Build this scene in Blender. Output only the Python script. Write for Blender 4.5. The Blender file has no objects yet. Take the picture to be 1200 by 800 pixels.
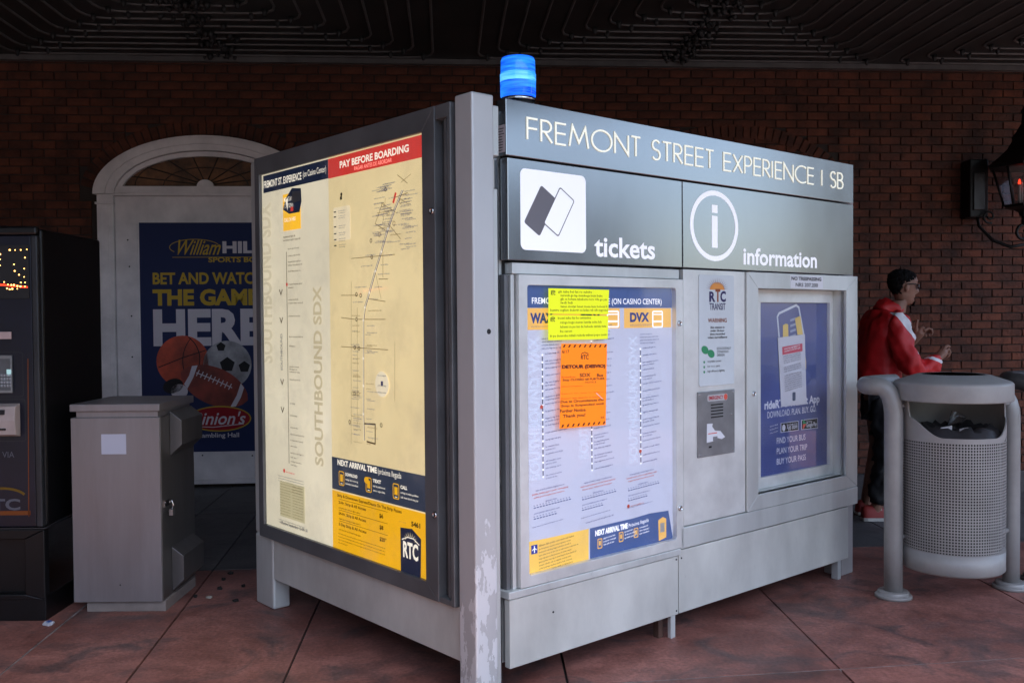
import bpy, bmesh, math, random
from mathutils import Vector, Matrix
R_ = random.Random(7)
PI = math.pi
scene = bpy.context.scene
COL = scene.collection

# ------------------------------------------------------------------ camera
F, PITCH, ROLL, EYE = 1106.09, 0.025, 0.0079, 1.40
cam = bpy.data.cameras.new('camera')
cam.sensor_width = 36.0
cam.lens = F * 36.0 / 1200.0
cam.clip_end = 400
cam_ob = bpy.data.objects.new('camera', cam)
COL.objects.link(cam_ob)
fwd = Vector((0, math.cos(PITCH), -math.sin(PITCH)))
dwn = Vector((0, -math.sin(PITCH), -math.cos(PITCH)))
rgt = Vector((1, 0, 0))
rx = rgt * math.cos(ROLL) + dwn * math.sin(ROLL)
dx = dwn * math.cos(ROLL) - rgt * math.sin(ROLL)
m = Matrix((rx, -dx, -fwd)).transposed().to_4x4()
m.translation = Vector((0, 0, EYE))
cam_ob.matrix_world = m
scene.camera = cam_ob

# ------------------------------------------------------------------ light
world = bpy.data.worlds.new('World')
scene.world = world
world.use_nodes = True
wn = world.node_tree.nodes
sky = wn.new('ShaderNodeTexSky')
sky.sky_type = 'NISHITA'
sky.sun_disc = False
sky.sun_elevation = math.radians(64)
sky.sun_rotation = math.radians(150)
sky.air_density = .9
sky.dust_density = 2.0
sky.ozone_density = 1.0
bg = wn['Background']
bg.inputs['Strength'].default_value = 0.12
world.node_tree.links.new(sky.outputs[0], bg.inputs['Color'])
sl = bpy.data.lights.new('sun', 'SUN')
sl.energy = 2.0
sl.angle = math.radians(0.5)
sl.color = (1, .95, .88)
sun = bpy.data.objects.new('sun', sl)
COL.objects.link(sun)
sd = Vector((math.sin(math.radians(150)) * math.cos(math.radians(64)), math.cos(math.radians(150)) * math.cos(math.radians(64)), math.sin(math.radians(64))))
sun.rotation_euler = sd.to_track_quat('Z', 'Y').to_euler()
sun.location = (0, -6, 12)
scene.view_settings.view_transform = 'Standard'
scene.view_settings.look = 'None'
scene.view_settings.exposure = 2.12
scene.view_settings.gamma = 1.0

# ------------------------------------------------------------------ materials
MATS = {}


def principled(name):
    m = bpy.data.materials.new(name)
    m.use_nodes = True
    return m, m.node_tree.nodes, m.node_tree.links, m.node_tree.nodes['Principled BSDF']


def mat(name, col, rough=.5, metal=0.0, var=.12, scale=6.0, bump=0.0, bscale=60.0, emit=0.0, ecol=None, stretch=(1, 1, 1), col2=None, spec=None, island=0.0, rvar=.0, specks=0.0):
    if name in MATS:
        return MATS[name]
    m, n, l, p = principled(name)
    p.inputs['Roughness'].default_value = rough
    p.inputs['Metallic'].default_value = metal
    if spec is not None:
        p.inputs['Specular IOR Level'].default_value = spec
    tc = n.new('ShaderNodeTexCoord')
    mp = n.new('ShaderNodeMapping')
    mp.inputs['Scale'].default_value = stretch
    l.new(tc.outputs['Object'], mp.inputs['Vector'])
    nz = n.new('ShaderNodeTexNoise')
    nz.inputs['Scale'].default_value = scale
    nz.inputs['Detail'].default_value = 6
    nz.inputs['Roughness'].default_value = .6
    l.new(mp.outputs[0], nz.inputs['Vector'])
    mx = n.new('ShaderNodeMix')
    mx.data_type = 'RGBA'
    c2 = col2 if col2 else tuple(max(0, c * (1 - 2 * var)) for c in col)
    hi = col if col2 else tuple(min(1, c * (1 + var)) for c in col)
    mx.inputs['A'].default_value = (*c2, 1)
    mx.inputs['B'].default_value = (*hi, 1)
    cr = n.new('ShaderNodeMapRange')
    cr.inputs['From Min'].default_value = .32
    cr.inputs['From Max'].default_value = .68
    l.new(nz.outputs['Fac'], cr.inputs['Value'])
    l.new(cr.outputs[0], mx.inputs['Factor'])
    out = mx.outputs['Result']
    if island:
        gi = n.new('ShaderNodeNewGeometry')
        oi = n.new('ShaderNodeObjectInfo')
        ad = n.new('ShaderNodeMath'); ad.operation = 'ADD'
        l.new(gi.outputs['Random Per Island'], ad.inputs[0]); l.new(oi.outputs['Random'], ad.inputs[1])
        fr = n.new('ShaderNodeMath'); fr.operation = 'FRACT'
        l.new(ad.outputs[0], fr.inputs[0])
        hs = n.new('ShaderNodeHueSaturation')
        mr = n.new('ShaderNodeMapRange')
        mr.inputs['To Min'].default_value = 1 - island
        mr.inputs['To Max'].default_value = 1 + island
        l.new(fr.outputs[0], mr.inputs['Value'])
        l.new(mr.outputs[0], hs.inputs['Value'])
        l.new(out, hs.inputs['Color'])
        out = hs.outputs[0]
    if specks:
        # small scuffs, drips and dirt spots of their own shape
        vo = n.new('ShaderNodeTexNoise'); vo.inputs['Scale'].default_value = 26; vo.inputs['Detail'].default_value = 9; vo.inputs['Roughness'].default_value = .75
        ms = n.new('ShaderNodeMapping'); ms.inputs['Scale'].default_value = (1, 1, .35); l.new(tc.outputs['Object'], ms.inputs['Vector']); l.new(ms.outputs[0], vo.inputs['Vector'])
        ma = n.new('ShaderNodeMapRange'); ma.inputs['From Min'].default_value = .62; ma.inputs['From Max'].default_value = .72; ma.inputs['To Max'].default_value = specks
        l.new(vo.outputs['Fac'], ma.inputs['Value'])
        mk = n.new('ShaderNodeMix'); mk.data_type = 'RGBA'; mk.inputs['B'].default_value = (*[c * .45 for c in col], 1)
        l.new(out, mk.inputs['A']); l.new(ma.outputs[0], mk.inputs['Factor']); out = mk.outputs['Result']
        # pale rubs and scratches
        sc = n.new('ShaderNodeTexNoise'); sc.inputs['Scale'].default_value = 14; sc.inputs['Detail'].default_value = 10; sc.inputs['Roughness'].default_value = .8; sc.inputs['Distortion'].default_value = 3
        l.new(tc.outputs['Object'], sc.inputs['Vector'])
        mb_ = n.new('ShaderNodeMapRange'); mb_.inputs['From Min'].default_value = .66; mb_.inputs['From Max'].default_value = .74; mb_.inputs['To Max'].default_value = specks * .8
        l.new(sc.outputs['Fac'], mb_.inputs['Value'])
        mj = n.new('ShaderNodeMix'); mj.data_type = 'RGBA'; mj.inputs['B'].default_value = (*[min(.85, c * 1.3 + .05) for c in col], 1)
        l.new(out, mj.inputs['A']); l.new(mb_.outputs[0], mj.inputs['Factor']); out = mj.outputs['Result']
    l.new(out, p.inputs['Base Color'])
    if rvar:
        rr = n.new('ShaderNodeMapRange')
        rr.inputs['To Min'].default_value = rough - rvar
        rr.inputs['To Max'].default_value = rough + rvar
        l.new(cr.outputs[0], rr.inputs['Value'])
        l.new(rr.outputs[0], p.inputs['Roughness'])
    if bump:
        n2 = n.new('ShaderNodeTexNoise')
        n2.inputs['Scale'].default_value = bscale
        n2.inputs['Detail'].default_value = 4
        l.new(mp.outputs[0], n2.inputs['Vector'])
        b = n.new('ShaderNodeBump')
        b.inputs['Strength'].default_value = bump
        b.inputs['Distance'].default_value = .01
        l.new(n2.outputs['Fac'], b.inputs['Height'])
        l.new(b.outputs[0], p.inputs['Normal'])
    if emit:
        p.inputs['Emission Strength'].default_value = emit
        if ecol:
            p.inputs['Emission Color'].default_value = (*ecol, 1)
        else:
            l.new(out, p.inputs['Emission Color'])
    MATS[name] = m
    return m


def ink(name, col, emit=0.0, rough=.55):
    """flat printed colour"""
    if name in MATS:
        return MATS[name]
    m, n, l, p = principled(name)
    p.inputs['Base Color'].default_value = (*col, 1)
    p.inputs['Roughness'].default_value = rough
    p.inputs['Specular IOR Level'].default_value = .25
    if emit:
        p.inputs['Emission Strength'].default_value = emit
        p.inputs['Emission Color'].default_value = (*col, 1)
    MATS[name] = m
    return m


def glass(name, tint=(1, 1, 1), rough=.03, smear=0.05, ior=1.45):
    m, n, l, p = principled(name)
    n.remove(p)
    out = n['Material Output']
    tr = n.new('ShaderNodeBsdfTransparent'); tr.inputs[0].default_value = (*tint, 1)
    gl = n.new('ShaderNodeBsdfGlossy'); gl.inputs['Roughness'].default_value = rough
    df = n.new('ShaderNodeBsdfDiffuse'); df.inputs[0].default_value = (.7, .7, .7, 1)
    lw = n.new('ShaderNodeLayerWeight'); pw = n.new('ShaderNodeMath'); pw.operation = 'POWER'; pw.inputs[1].default_value = 5; l.new(lw.outputs['Facing'], pw.inputs[0])
    fr = n.new('ShaderNodeMath'); fr.operation = 'MULTIPLY_ADD'; fr.inputs[1].default_value = .9; fr.inputs[2].default_value = .035; l.new(pw.outputs[0], fr.inputs[0])
    mx = n.new('ShaderNodeMixShader'); l.new(fr.outputs[0], mx.inputs[0]); l.new(tr.outputs[0], mx.inputs[1]); l.new(gl.outputs[0], mx.inputs[2])
    tc = n.new('ShaderNodeTexCoord')
    nz = n.new('ShaderNodeTexNoise'); nz.inputs['Scale'].default_value = 5; nz.inputs['Detail'].default_value = 8
    l.new(tc.outputs['Object'], nz.inputs['Vector'])
    mr = n.new('ShaderNodeMapRange'); mr.inputs['From Min'].default_value = .5; mr.inputs['From Max'].default_value = .8; mr.inputs['To Max'].default_value = smear
    l.new(nz.outputs['Fac'], mr.inputs['Value'])
    m2 = n.new('ShaderNodeMixShader'); l.new(mr.outputs[0], m2.inputs[0]); l.new(mx.outputs[0], m2.inputs[1]); l.new(df.outputs[0], m2.inputs[2])
    l.new(m2.outputs[0], out.inputs['Surface'])
    MATS[name] = m
    return m


# ------------------------------------------------------------------ object helpers
def thing(name, label, cat, loc=(0, 0, 0), rot=0.0, group=None):
    o = bpy.data.objects.new(name, None)
    o.empty_display_size = .1
    COL.objects.link(o)
    o.location = loc
    o.rotation_euler = (0, 0, rot)
    o['label'] = label
    o['category'] = cat
    if group:
        o['group'] = group
    return o


def tag(o, label, cat, group=None):
    o['label'] = label
    o['category'] = cat
    if group:
        o['group'] = group
    return o


class MB:
    def __init__(s):
        s.v = []; s.f = []; s.mi = []; s.mats = []; s.sm = []

    def m(s, material):
        if material not in s.mats:
            s.mats.append(material)
        return s.mats.index(material)

    def add(s, vs, fs, material, smooth=False):
        b = len(s.v); k = s.m(material)
        s.v += [tuple(v) for v in vs]
        for f in fs:
            s.f.append([b + i for i in f]); s.mi.append(k); s.sm.append(smooth)
        return s

    def box(s, x0, x1, y0, y1, z0, z1, material):
        vs = [(x, y, z) for x in (x0, x1) for y in (y0, y1) for z in (z0, z1)]
        return s.add(vs, [(0, 1, 3, 2), (4, 6, 7, 5), (0, 4, 5, 1), (2, 3, 7, 6), (0, 2, 6, 4), (1, 5, 7, 3)], material)

    def prism(s, pts, ax, a0, a1, material, smooth=False):
        """polygon extruded along axis ax (0,1,2); pts are the two other coords in order"""
        def P(p, a):
            q = list(p); q.insert(ax, a); return q
        n = len(pts)
        vs = [P(p, a0) for p in pts] + [P(p, a1) for p in pts]
        ar = sum(pts[i][0] * pts[(i + 1) % n][1] - pts[(i + 1) % n][0] * pts[i][1] for i in range(n))
        if ax == 1:
            ar = -ar
        lo = list(range(n)); hi = list(range(n, 2 * n))
        side = [(i, (i + 1) % n, n + (i + 1) % n, n + i) for i in range(n)]
        if ar > 0:
            fs = [lo[::-1], hi] + side
        else:
            fs = [lo, hi[::-1]] + [q[::-1] for q in side]
        return s.add(vs, fs, material, smooth)

    def tube(s, path, r, material, n=12, cap=True, closed=False):
        path = [Vector(p) for p in path]
        rs = r if isinstance(r, (list, tuple)) else [r] * len(path)
        vs = []; N = len(path)
        up = Vector((0, 0, 1))
        prev = None
        for i, p in enumerate(path):
            a = path[(i - 1) % N] if (closed or i) else p
            b = path[(i + 1) % N] if (closed or i < N - 1) else p
            t = (b - a).normalized()
            if prev is None:
                u = t.cross(up)
                if u.length < .05:
                    u = t.cross(Vector((1, 0, 0)))
            else:
                u = prev - t * prev.dot(t)
            u.normalize(); prev = u
            w = t.cross(u)
            for k in range(n):
                an = 2 * PI * k / n
                vs.append(p + (u * math.cos(an) + w * math.sin(an)) * rs[i])
        fs = []
        for i in range(N if closed else N - 1):
            j = (i + 1) % N
            for k in range(n):
                fs.append((i * n + k, i * n + (k + 1) % n, j * n + (k + 1) % n, j * n + k))
        s.add(vs, fs, material, True)
        if cap and not closed:
            b = len(s.v) - len(vs); k_ = s.m(material)
            s.f.append([b + i for i in range(n)][::-1]); s.mi.append(k_); s.sm.append(False)
            s.f.append([b + (N - 1) * n + i for i in range(n)]); s.mi.append(k_); s.sm.append(False)
        return s

    def lathe(s, prof, c, material, n=24, smooth=True, ax='z'):
        vs = []; cx, cy, cz = c
        for r, z in prof:
            for k in range(n):
                a = 2 * PI * k / n
                if ax == 'z':
                    vs.append((cx + r * math.cos(a), cy + r * math.sin(a), cz + z))
                else:
                    vs.append((cx + r * math.cos(a), cy - z, cz + r * math.sin(a)))
        fs = []
        for i in range(len(prof) - 1):
            for k in range(n):
                q = (i * n + k, i * n + (k + 1) % n, (i + 1) * n + (k + 1) % n, (i + 1) * n + k)
                fs.append(q)
        if prof[0][0] > 1e-6: fs.append(tuple(range(n))[::-1])
        if prof[-1][0] > 1e-6: fs.append(tuple((len(prof) - 1) * n + k for k in range(n)))
        return s.add(vs, fs, material, smooth)

    def build(s, name, parent=None, kind=None, bevel=0.0, label=None, seg=2, weld=False):
        me = bpy.data.meshes.new(name)
        me.from_pydata(s.v, [], s.f)
        for m_ in s.mats:
            me.materials.append(m_)
        me.polygons.foreach_set('material_index', s.mi)
        me.polygons.foreach_set('use_smooth', s.sm)
        me.update()
        o = bpy.data.objects.new(name, me)
        COL.objects.link(o)
        if parent:
            o.parent = parent
        if kind:
            o['kind'] = kind
        if label:
            o['label'] = label
        if bevel:
            b = o.modifiers.new('bevel', 'BEVEL')
            b.width = bevel; b.segments = seg; b.limit_method = 'ANGLE'; b.angle_limit = math.radians(40)
        return o


def rrect(x0, y0, x1, y1, r, n=5):
    pts = []
    for cx, cy, a in ((x1 - r, y0 + r, -90), (x1 - r, y1 - r, 0), (x0 + r, y1 - r, 90), (x0 + r, y0 + r, 180)):
        for i in range(n + 1):
            t = math.radians(a + 90 * i / n)
            pts.append((cx + r * math.cos(t), cy + r * math.sin(t)))
    return pts


def ell(cx, cy, rx_, ry_, n=28, rot=0, a0=0, a1=360):
    pts = []
    full = abs(a1 - a0) >= 359.9
    for i in range(n if full else n + 1):
        t = math.radians(a0 + (a1 - a0) * i / n)
        x, y = rx_ * math.cos(t), ry_ * math.sin(t)
        pts.append((cx + x * math.cos(rot) - y * math.sin(rot), cy + x * math.sin(rot) + y * math.cos(rot)))
    return pts


# ------------------------------------------------------------------ flat print: text and shapes laid in a plane
GLY = {}


def text_mesh(txt, off):
    k = (txt, off)
    if k not in GLY:
        c = bpy.data.curves.new('t', 'FONT')
        c.body = txt; c.offset = off; c.resolution_u = 3
        o = bpy.data.objects.new('t', c)
        me = o.to_mesh()
        vs = [(v.co.x, v.co.y) for v in me.vertices]
        fs = [tuple(p.vertices) for p in me.polygons]
        o.to_mesh_clear()
        bpy.data.objects.remove(o); bpy.data.curves.remove(c)
        GLY[k] = (vs, fs)
    return GLY[k]


class Sheet:
    """a printed sheet: 2-D shapes (a to the viewer's right, b up) mapped by fn(a, b, d) with d towards the viewer"""

    def __init__(s, fn, d0=0.0, step=.0004):
        s.fn = fn; s.d = d0; s.step = step; s.mb = MB()

    def lift(s, k=1):
        s.d += s.step * k
        return s

    def poly(s, pts, m_):
        ar = sum(pts[i][0] * pts[(i + 1) % len(pts)][1] - pts[(i + 1) % len(pts)][0] * pts[i][1] for i in range(len(pts)))
        if ar < 0:
            pts = pts[::-1]
        s.mb.add([s.fn(a, b, s.d) for a, b in pts], [tuple(range(len(pts)))], m_)
        return s

    def rect(s, a0, b0, a1, b1, m_):
        return s.poly([(a0, b0), (a1, b0), (a1, b1), (a0, b1)], m_)

    def ring(s, outer, inner, m_):
        n = len(outer)
        vs = [s.fn(a, b, s.d) for a, b in outer] + [s.fn(a, b, s.d) for a, b in inner]
        s.mb.add(vs, [(i, (i + 1) % n, n + (i + 1) % n, n + i) for i in range(n)], m_)
        return s

    def line(s, pts, w, m_, closed=False):
        P = [Vector(p) for p in pts]; N = len(P)
        Lf = []; Rt = []
        for i in range(N):
            a = P[i - 1] if (i or closed) else None
            b = P[(i + 1) % N] if (i < N - 1 or closed) else None
            t1 = (P[i] - a).normalized() if a is not None else (b - P[i]).normalized()
            t2 = (b - P[i]).normalized() if b is not None else t1
            n1 = Vector((-t1.y, t1.x)); n2 = Vector((-t2.y, t2.x))
            nn = n1 + n2
            if nn.length < 1e-6: nn = n1
            nn.normalize()
            k = w / 2 / max(.35, nn.dot(n1))
            Lf.append(P[i] + nn * k); Rt.append(P[i] - nn * k)
        vs = [s.fn(p.x, p.y, s.d) for p in Rt] + [s.fn(p.x, p.y, s.d) for p in Lf]
        s.mb.add(vs, [(i, (i + 1) % N, N + (i + 1) % N, N + i) for i in range(N if closed else N - 1)], m_)
        return s

    def text(s, txt, a0, b0, a1, b1, m_, bold=0.0, shear=0.0, rot=0, arc=0.0, depth=0):
        """fit the ink of txt into the box; rot=90 reads upwards"""
        vs, fs = text_mesh(txt, bold)
        if not vs: return s
        x0 = min(v[0] for v in vs); x1 = max(v[0] for v in vs)
        y0 = min(v[1] for v in vs); y1 = max(v[1] for v in vs)
        o = []
        for x, y in vs:
            u = (x - x0) / (x1 - x0); w = (y - y0) / (y1 - y0)
            if rot == 90:
                o.append((a1 - w * (a1 - a0), b0 + u * (b1 - b0)))
            else:
                o.append((a0 + u * (a1 - a0) + shear * w * (b1 - b0) + 0, b0 + w * (b1 - b0) + arc * (1 - (2 * u - 1) ** 2)))
        s.mb.add([s.fn(a, b, s.d) for a, b in o], fs, m_)
        return s

    def para(s, a0, b0, a1, m_, h=.01, slope=0.0, dens=.75, seed=0):
        """one line of print too small to read: small letters run together into words"""
        r = random.Random(seed * 7919 + int(abs(a0) * 1e4) + int(b0 * 1e4))
        em = h * 1.05
        nch = max(3, int((a1 - a0) / (em * .50)))
        t = ''
        while len(t) < nch:
            wl = r.randint(2, 8)
            t += ''.join(r.choice('aeiou' if i % 2 else 'nrstlcmdhbpg') for i in range(wl)) + ' '
        t = t[:nch].strip()
        c = bpy.data.curves.new('t', 'FONT'); c.body = t; c.offset = .012; c.resolution_u = 1
        o = bpy.data.objects.new('t', c); me = o.to_mesh()
        co = [(v.co.x, v.co.y) for v in me.vertices]; fc = [tuple(p.vertices) for p in me.polygons]
        o.to_mesh_clear(); bpy.data.objects.remove(o); bpy.data.curves.remove(c)
        if co:
            mx_ = max(v[0] for v in co); k = (a1 - a0) / mx_
            s.mb.add([s.fn(a0 + x * k, b0 + slope * x * k + y * em, s.d) for x, y in co], fc, m_)
        return s

    def para_old(s, a0, b0, a1, m_, h=.01, slope=0.0, dens=.75, seed=0):
        r = random.Random(seed * 7919 + int(abs(a0) * 1e4) + int(b0 * 1e4))
        a = a0
        while a < a1 - h * .5:
            wl = r.randint(2, 8)
            for _ in range(wl):
                if a > a1 - h * .4: break
                lw = h * r.uniform(.42, .62)
                yy = b0 + slope * (a - a0)
                if r.random() < dens:
                    s.rect(a, yy, a + h * .14, yy + h * r.choice((.7, .7, 1.0)), m_)
                k = r.random()
                if k < .6:
                    s.rect(a + h * .16, yy + h * (.55 if k < .3 else 0), a + lw * .8, yy + h * (.7 if k < .3 else .15), m_)
                a += lw
            a += h * .35
        return s

    def build(s, name, parent, label=None):
        return s.mb.build(name, parent, label=label)


# thin single-stroke capitals of the kiosk header, unit height, (width, strokes)
def arcpts(cx, cy, rx_, ry_, a0, a1, n=14):
    return [(cx + rx_ * math.cos(math.radians(a0 + (a1 - a0) * i / n)), cy + ry_ * math.sin(math.radians(a0 + (a1 - a0) * i / n))) for i in range(n + 1)]


STROKE = {
    'F': (.42, [[(.42, 1), (0, 1), (0, 0)], [(.02, .53), (.40, .53)]]),
    'R': (.46, [[(0, 0), (0, 1), (.20, 1)] + arcpts(.20, .74, .22, .26, 85, -90) + [(.03, .48)], [(.16, .46), (.46, 0)]]),
    'E': (.44, [[(.44, 1), (0, 1), (0, 0), (.44, 0)], [(.02, .52), (.42, .52)]]),
    'M': (.86, [[(0, 0), (.14, 1), (.43, .22), (.72, 1), (.86, 0)]]),
    'O': (.94, [arcpts(.47, .5, .47, .52, 90, 450, 32)]),
    'N': (.66, [[(0, 0), (0, 1), (.66, 0), (.66, 1)]]),
    'T': (.44, [[(0, 1), (.44, 1)], [(.22, .98), (.22, 0)]]),
    'S': (.40, [arcpts(.20, .76, .19, .25, 30, 250, 14) + arcpts(.20, .25, .20, .26, 75, -150, 14)]),
    'X': (.56, [[(0, 1), (.56, 0)], [(.56, 1), (.30, .54)], [(.26, .46), (0, 0)]]),
    'P': (.44, [[(0, 0), (0, 1), (.20, 1)] + arcpts(.20, .73, .23, .27, 85, -90) + [(.03, .46)]]),
    'I': (.0, [[(0, 0), (0, 1)]]),
    'C': (.76, [arcpts(.50, .5, .50, .52, 55, 305, 24)]),
    'B': (.44, [[(0, 0), (0, 1), (.20, 1)] + arcpts(.20, .77, .19, .23, 85, -90, 10) + [(.03, .54)], [(.03, .52), (.20, .52)] + arcpts(.20, .26, .23, .26, 85, -90, 10) + [(.03, 0)]]),
}

# palette
METAL = mat('brushed_aluminium', (.69, .715, .69), .44, .45, .11, 3.0, .05, 90, stretch=(1, 1, .25), rvar=.07, specks=.35)
PANEL = mat('grey_beige_panel_paint', (.67, .675, .625), .48, .25, .12, 2.6, .06, 70, stretch=(1, 1, .5), rvar=.08, specks=.5)
SIGN = mat('dark_brushed_steel', (.345, .355, .365), .21, .9, .12, 1.1, .0, 60, stretch=(1.2, 1, .6), rvar=.05)
LIGHTM = mat('pale_aluminium', (.79, .80, .77), .42, .4, .09, 4.0, .05, 120, rvar=.07, specks=.3)
DARKF = mat('charcoal_painted_frame', (.145, .152, .158), .42, .25, .14, 3.0, .04, 90, rvar=.08, specks=.2)
BLACK = mat('black_gap', (.012, .012, .013), .7)
CHROME = mat('chrome', (.75, .75, .75), .15, 1.0, .05)
SEAM = mat('dark_seam', (.02, .02, .022), .8)
WHITE = ink('white_print', (.78, .79, .82))
WHITE_G = ink('sign_white', (.80, .82, .88), .12)
# SECTION setting
# ------------------------------------------------------------------ materials of the setting
def slab_mat(name, c1, c2, c3, rough=.55):
    m, n, l, p = principled(name)
    tc = n.new('ShaderNodeTexCoord')
    def noise(sc, det=8, ro=.6, dist=0.0):
        q = n.new('ShaderNodeTexNoise'); q.inputs['Scale'].default_value = sc; q.inputs['Detail'].default_value = det
        q.inputs['Roughness'].default_value = ro; q.inputs['Distortion'].default_value = dist
        l.new(tc.outputs['Object'], q.inputs['Vector']); return q
    a = noise(1.6, 8, .65, .6); b = noise(7, 8, .7); c = noise(60, 4, .7); e = noise(3.3, 6, .6, 1.2)
    r1 = n.new('ShaderNodeValToRGB'); r1.color_ramp.elements[0].position = .36; r1.color_ramp.elements[1].position = .64
    r1.color_ramp.elements[0].color = (*c1, 1); r1.color_ramp.elements[1].color = (*c2, 1)
    l.new(a.outputs['Fac'], r1.inputs[0])
    mr = n.new('ShaderNodeMapRange'); mr.inputs['From Min'].default_value = .5; mr.inputs['From Max'].default_value = .66; mr.inputs['To Max'].default_value = .75
    l.new(e.outputs['Fac'], mr.inputs['Value'])
    m1 = n.new('ShaderNodeMix'); m1.data_type = 'RGBA'; m1.inputs['B'].default_value = (*c3, 1)
    l.new(r1.outputs[0], m1.inputs['A']); l.new(mr.outputs[0], m1.inputs['Factor'])
    hs = n.new('ShaderNodeHueSaturation')
    ma = n.new('ShaderNodeMapRange'); ma.inputs['From Min'].default_value = .3; ma.inputs['From Max'].default_value = .7; ma.inputs['To Min'].default_value = .66; ma.inputs['To Max'].default_value = 1.32
    l.new(b.outputs['Fac'], ma.inputs['Value']); 
    mm = n.new('ShaderNodeMath'); mm.operation = 'MULTIPLY'
    mc = n.new('ShaderNodeMapRange'); mc.inputs['From Min'].default_value = .3; mc.inputs['From Max'].default_value = .7; mc.inputs['To Min'].default_value = .72; mc.inputs['To Max'].default_value = 1.28
    l.new(c.outputs['Fac'], mc.inputs['Value'])
    l.new(ma.outputs[0], mm.inputs[0]); l.new(mc.outputs[0], mm.inputs[1]); l.new(mm.outputs[0], hs.inputs['Value'])
    oi = n.new('ShaderNodeObjectInfo'); h2 = n.new('ShaderNodeHueSaturation'); mo = n.new('ShaderNodeMapRange'); mo.inputs['To Min'].default_value = .82; mo.inputs['To Max'].default_value = 1.2
    l.new(oi.outputs['Random'], mo.inputs['Value']); l.new(mo.outputs[0], h2.inputs['Value']); l.new(m1.outputs['Result'], h2.inputs['Color']); l.new(h2.outputs[0], hs.inputs['Color'])
    # dark gum and tar spots
    vo = n.new('ShaderNodeTexVoronoi'); vo.inputs['Scale'].default_value = 3.1; l.new(tc.outputs['Object'], vo.inputs['Vector'])
    ms = n.new('ShaderNodeMath'); ms.operation = 'LESS_THAN'; ms.inputs[1].default_value = .045
    dn = n.new('ShaderNodeMath'); dn.operation = 'MULTIPLY_ADD'; dn.inputs[1].default_value = .05; l.new(noise(40).outputs['Fac'], dn.inputs[0]); l.new(vo.outputs['Distance'], dn.inputs[2])
    l.new(dn.outputs[0], ms.inputs[0])
    m2 = n.new('ShaderNodeMix'); m2.data_type = 'RGBA'; m2.inputs['B'].default_value = (.02, .018, .018, 1)
    l.new(hs.outputs[0], m2.inputs['A']); l.new(ms.outputs[0], m2.inputs['Factor'])
    # pale scuffs
    sf = noise(2.2, 10, .8, 2.5)
    mf = n.new('ShaderNodeMapRange'); mf.inputs['From Min'].default_value = .62; mf.inputs['From Max'].default_value = .75; mf.inputs['To Max'].default_value = .35
    l.new(sf.outputs['Fac'], mf.inputs['Value'])
    m3 = n.new('ShaderNodeMix'); m3.data_type = 'RGBA'; m3.inputs['B'].default_value = (.30, .27, .26, 1)
    l.new(m2.outputs['Result'], m3.inputs['A']); l.new(mf.outputs[0], m3.inputs['Factor'])
    l.new(m3.outputs['Result'], p.inputs['Base Color'])
    rr = n.new('ShaderNodeMapRange'); rr.inputs['To Min'].default_value = rough - .2; rr.inputs['To Max'].default_value = rough + .2
    l.new(b.outputs['Fac'], rr.inputs['Value']); l.new(rr.outputs[0], p.inputs['Roughness'])
    bp = n.new('ShaderNodeBump'); bp.inputs['Strength'].default_value = .25; bp.inputs['Distance'].default_value = .004
    l.new(c.outputs['Fac'], bp.inputs['Height']); l.new(bp.outputs[0], p.inputs['Normal'])
    return m


REDS = slab_mat('red_stained_concrete', (.165, .062, .048), (.305, .135, .108), (.080, .060, .058))
GREYS = slab_mat('grey_concrete', (.075, .075, .077), (.11, .108, .106), (.045, .045, .048), .6)
GROUT = mat('joint_grime', (.035, .033, .032), .9)
PALEJ = mat('pale_joint_filler', (.25, .22, .21), .8, var=.3, scale=9)
ASPH = mat('street_concrete', (.14, .135, .13), .85, var=.2, scale=.6)

# ------------------------------------------------------------------ ground
g = MB(); g.box(-60, 60, -60, 60, -.2, -.012, GROUT); g.build('ground', kind='structure')
g = MB(); g.box(-50, 50, -50, -2.2, -.012, -.004, ASPH); g.build('street', kind='structure')
xs = [-8.2, -6.9, -5.6, -4.3, -3.2, -2.075, -1.56, -.93, .19, 1.28, 2.48, 3.65, 4.8, 6.0, 7.2, 8.4]
tilt = {-2.075: -.075, -1.56: -.11, -.93: -.07}
def colx(i, y):
    x = xs[i]
    return x + tilt.get(x, -.025) * (y - 4.1)
rows = [(-2.2, .02), (-.9, .05), (.3, .08), (1.45, .11), (2.5, .137), (3.53, .137), (5.45, .11), (7.0, .09), (8.09, .07)]
pav = bpy.data.objects.new('pavement', None); COL.objects.link(pav); pav['kind'] = 'structure'
gap = .005
for j in range(len(rows) - 1):
    for i in range(len(xs) - 1):
        cs = []
        for (ii, jj, sx, sy) in ((i, j, 1, 1), (i + 1, j, -1, 1), (i + 1, j + 1, -1, -1), (i, j + 1, 1, -1)):
            y = rows[jj][0]
            for _ in range(3):
                x = colx(ii, y); y = rows[jj][0] + rows[jj][1] * x
            cs.append((x + sx * gap, y + sy * gap))
        mb = MB()
        dz = R_.uniform(-.0012, .0012)
        mb.prism(cs, 2, -.05, dz, GREYS if (j < 3 or j > 5) else REDS)  # unseen near rows made grey to cut red bounce light
        o = mb.build('slab', pav)
# pale filler pressed into two of the joints
mb = MB()
def strip(p, q, w, z0, z1, mb=mb):
    d = (Vector(q) - Vector(p)).normalized(); nn = Vector((-d.y, d.x)) * w / 2
    P = [Vector(p) - nn, Vector(q) - nn, Vector(q) + nn, Vector(p) + nn]
    mb.prism([(v.x, v.y) for v in P], 2, z0, z1, PALEJ)
strip((-1.6, 3.53 - .137 * 1.6), (5.5, 3.53 + .137 * 5.5), .009, -.03, -.0015)
strip((-2.13, 4.8), (-1.98, 2.9), .009, -.03, -.0015)
mb.build('joint_filler', pav)

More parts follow.
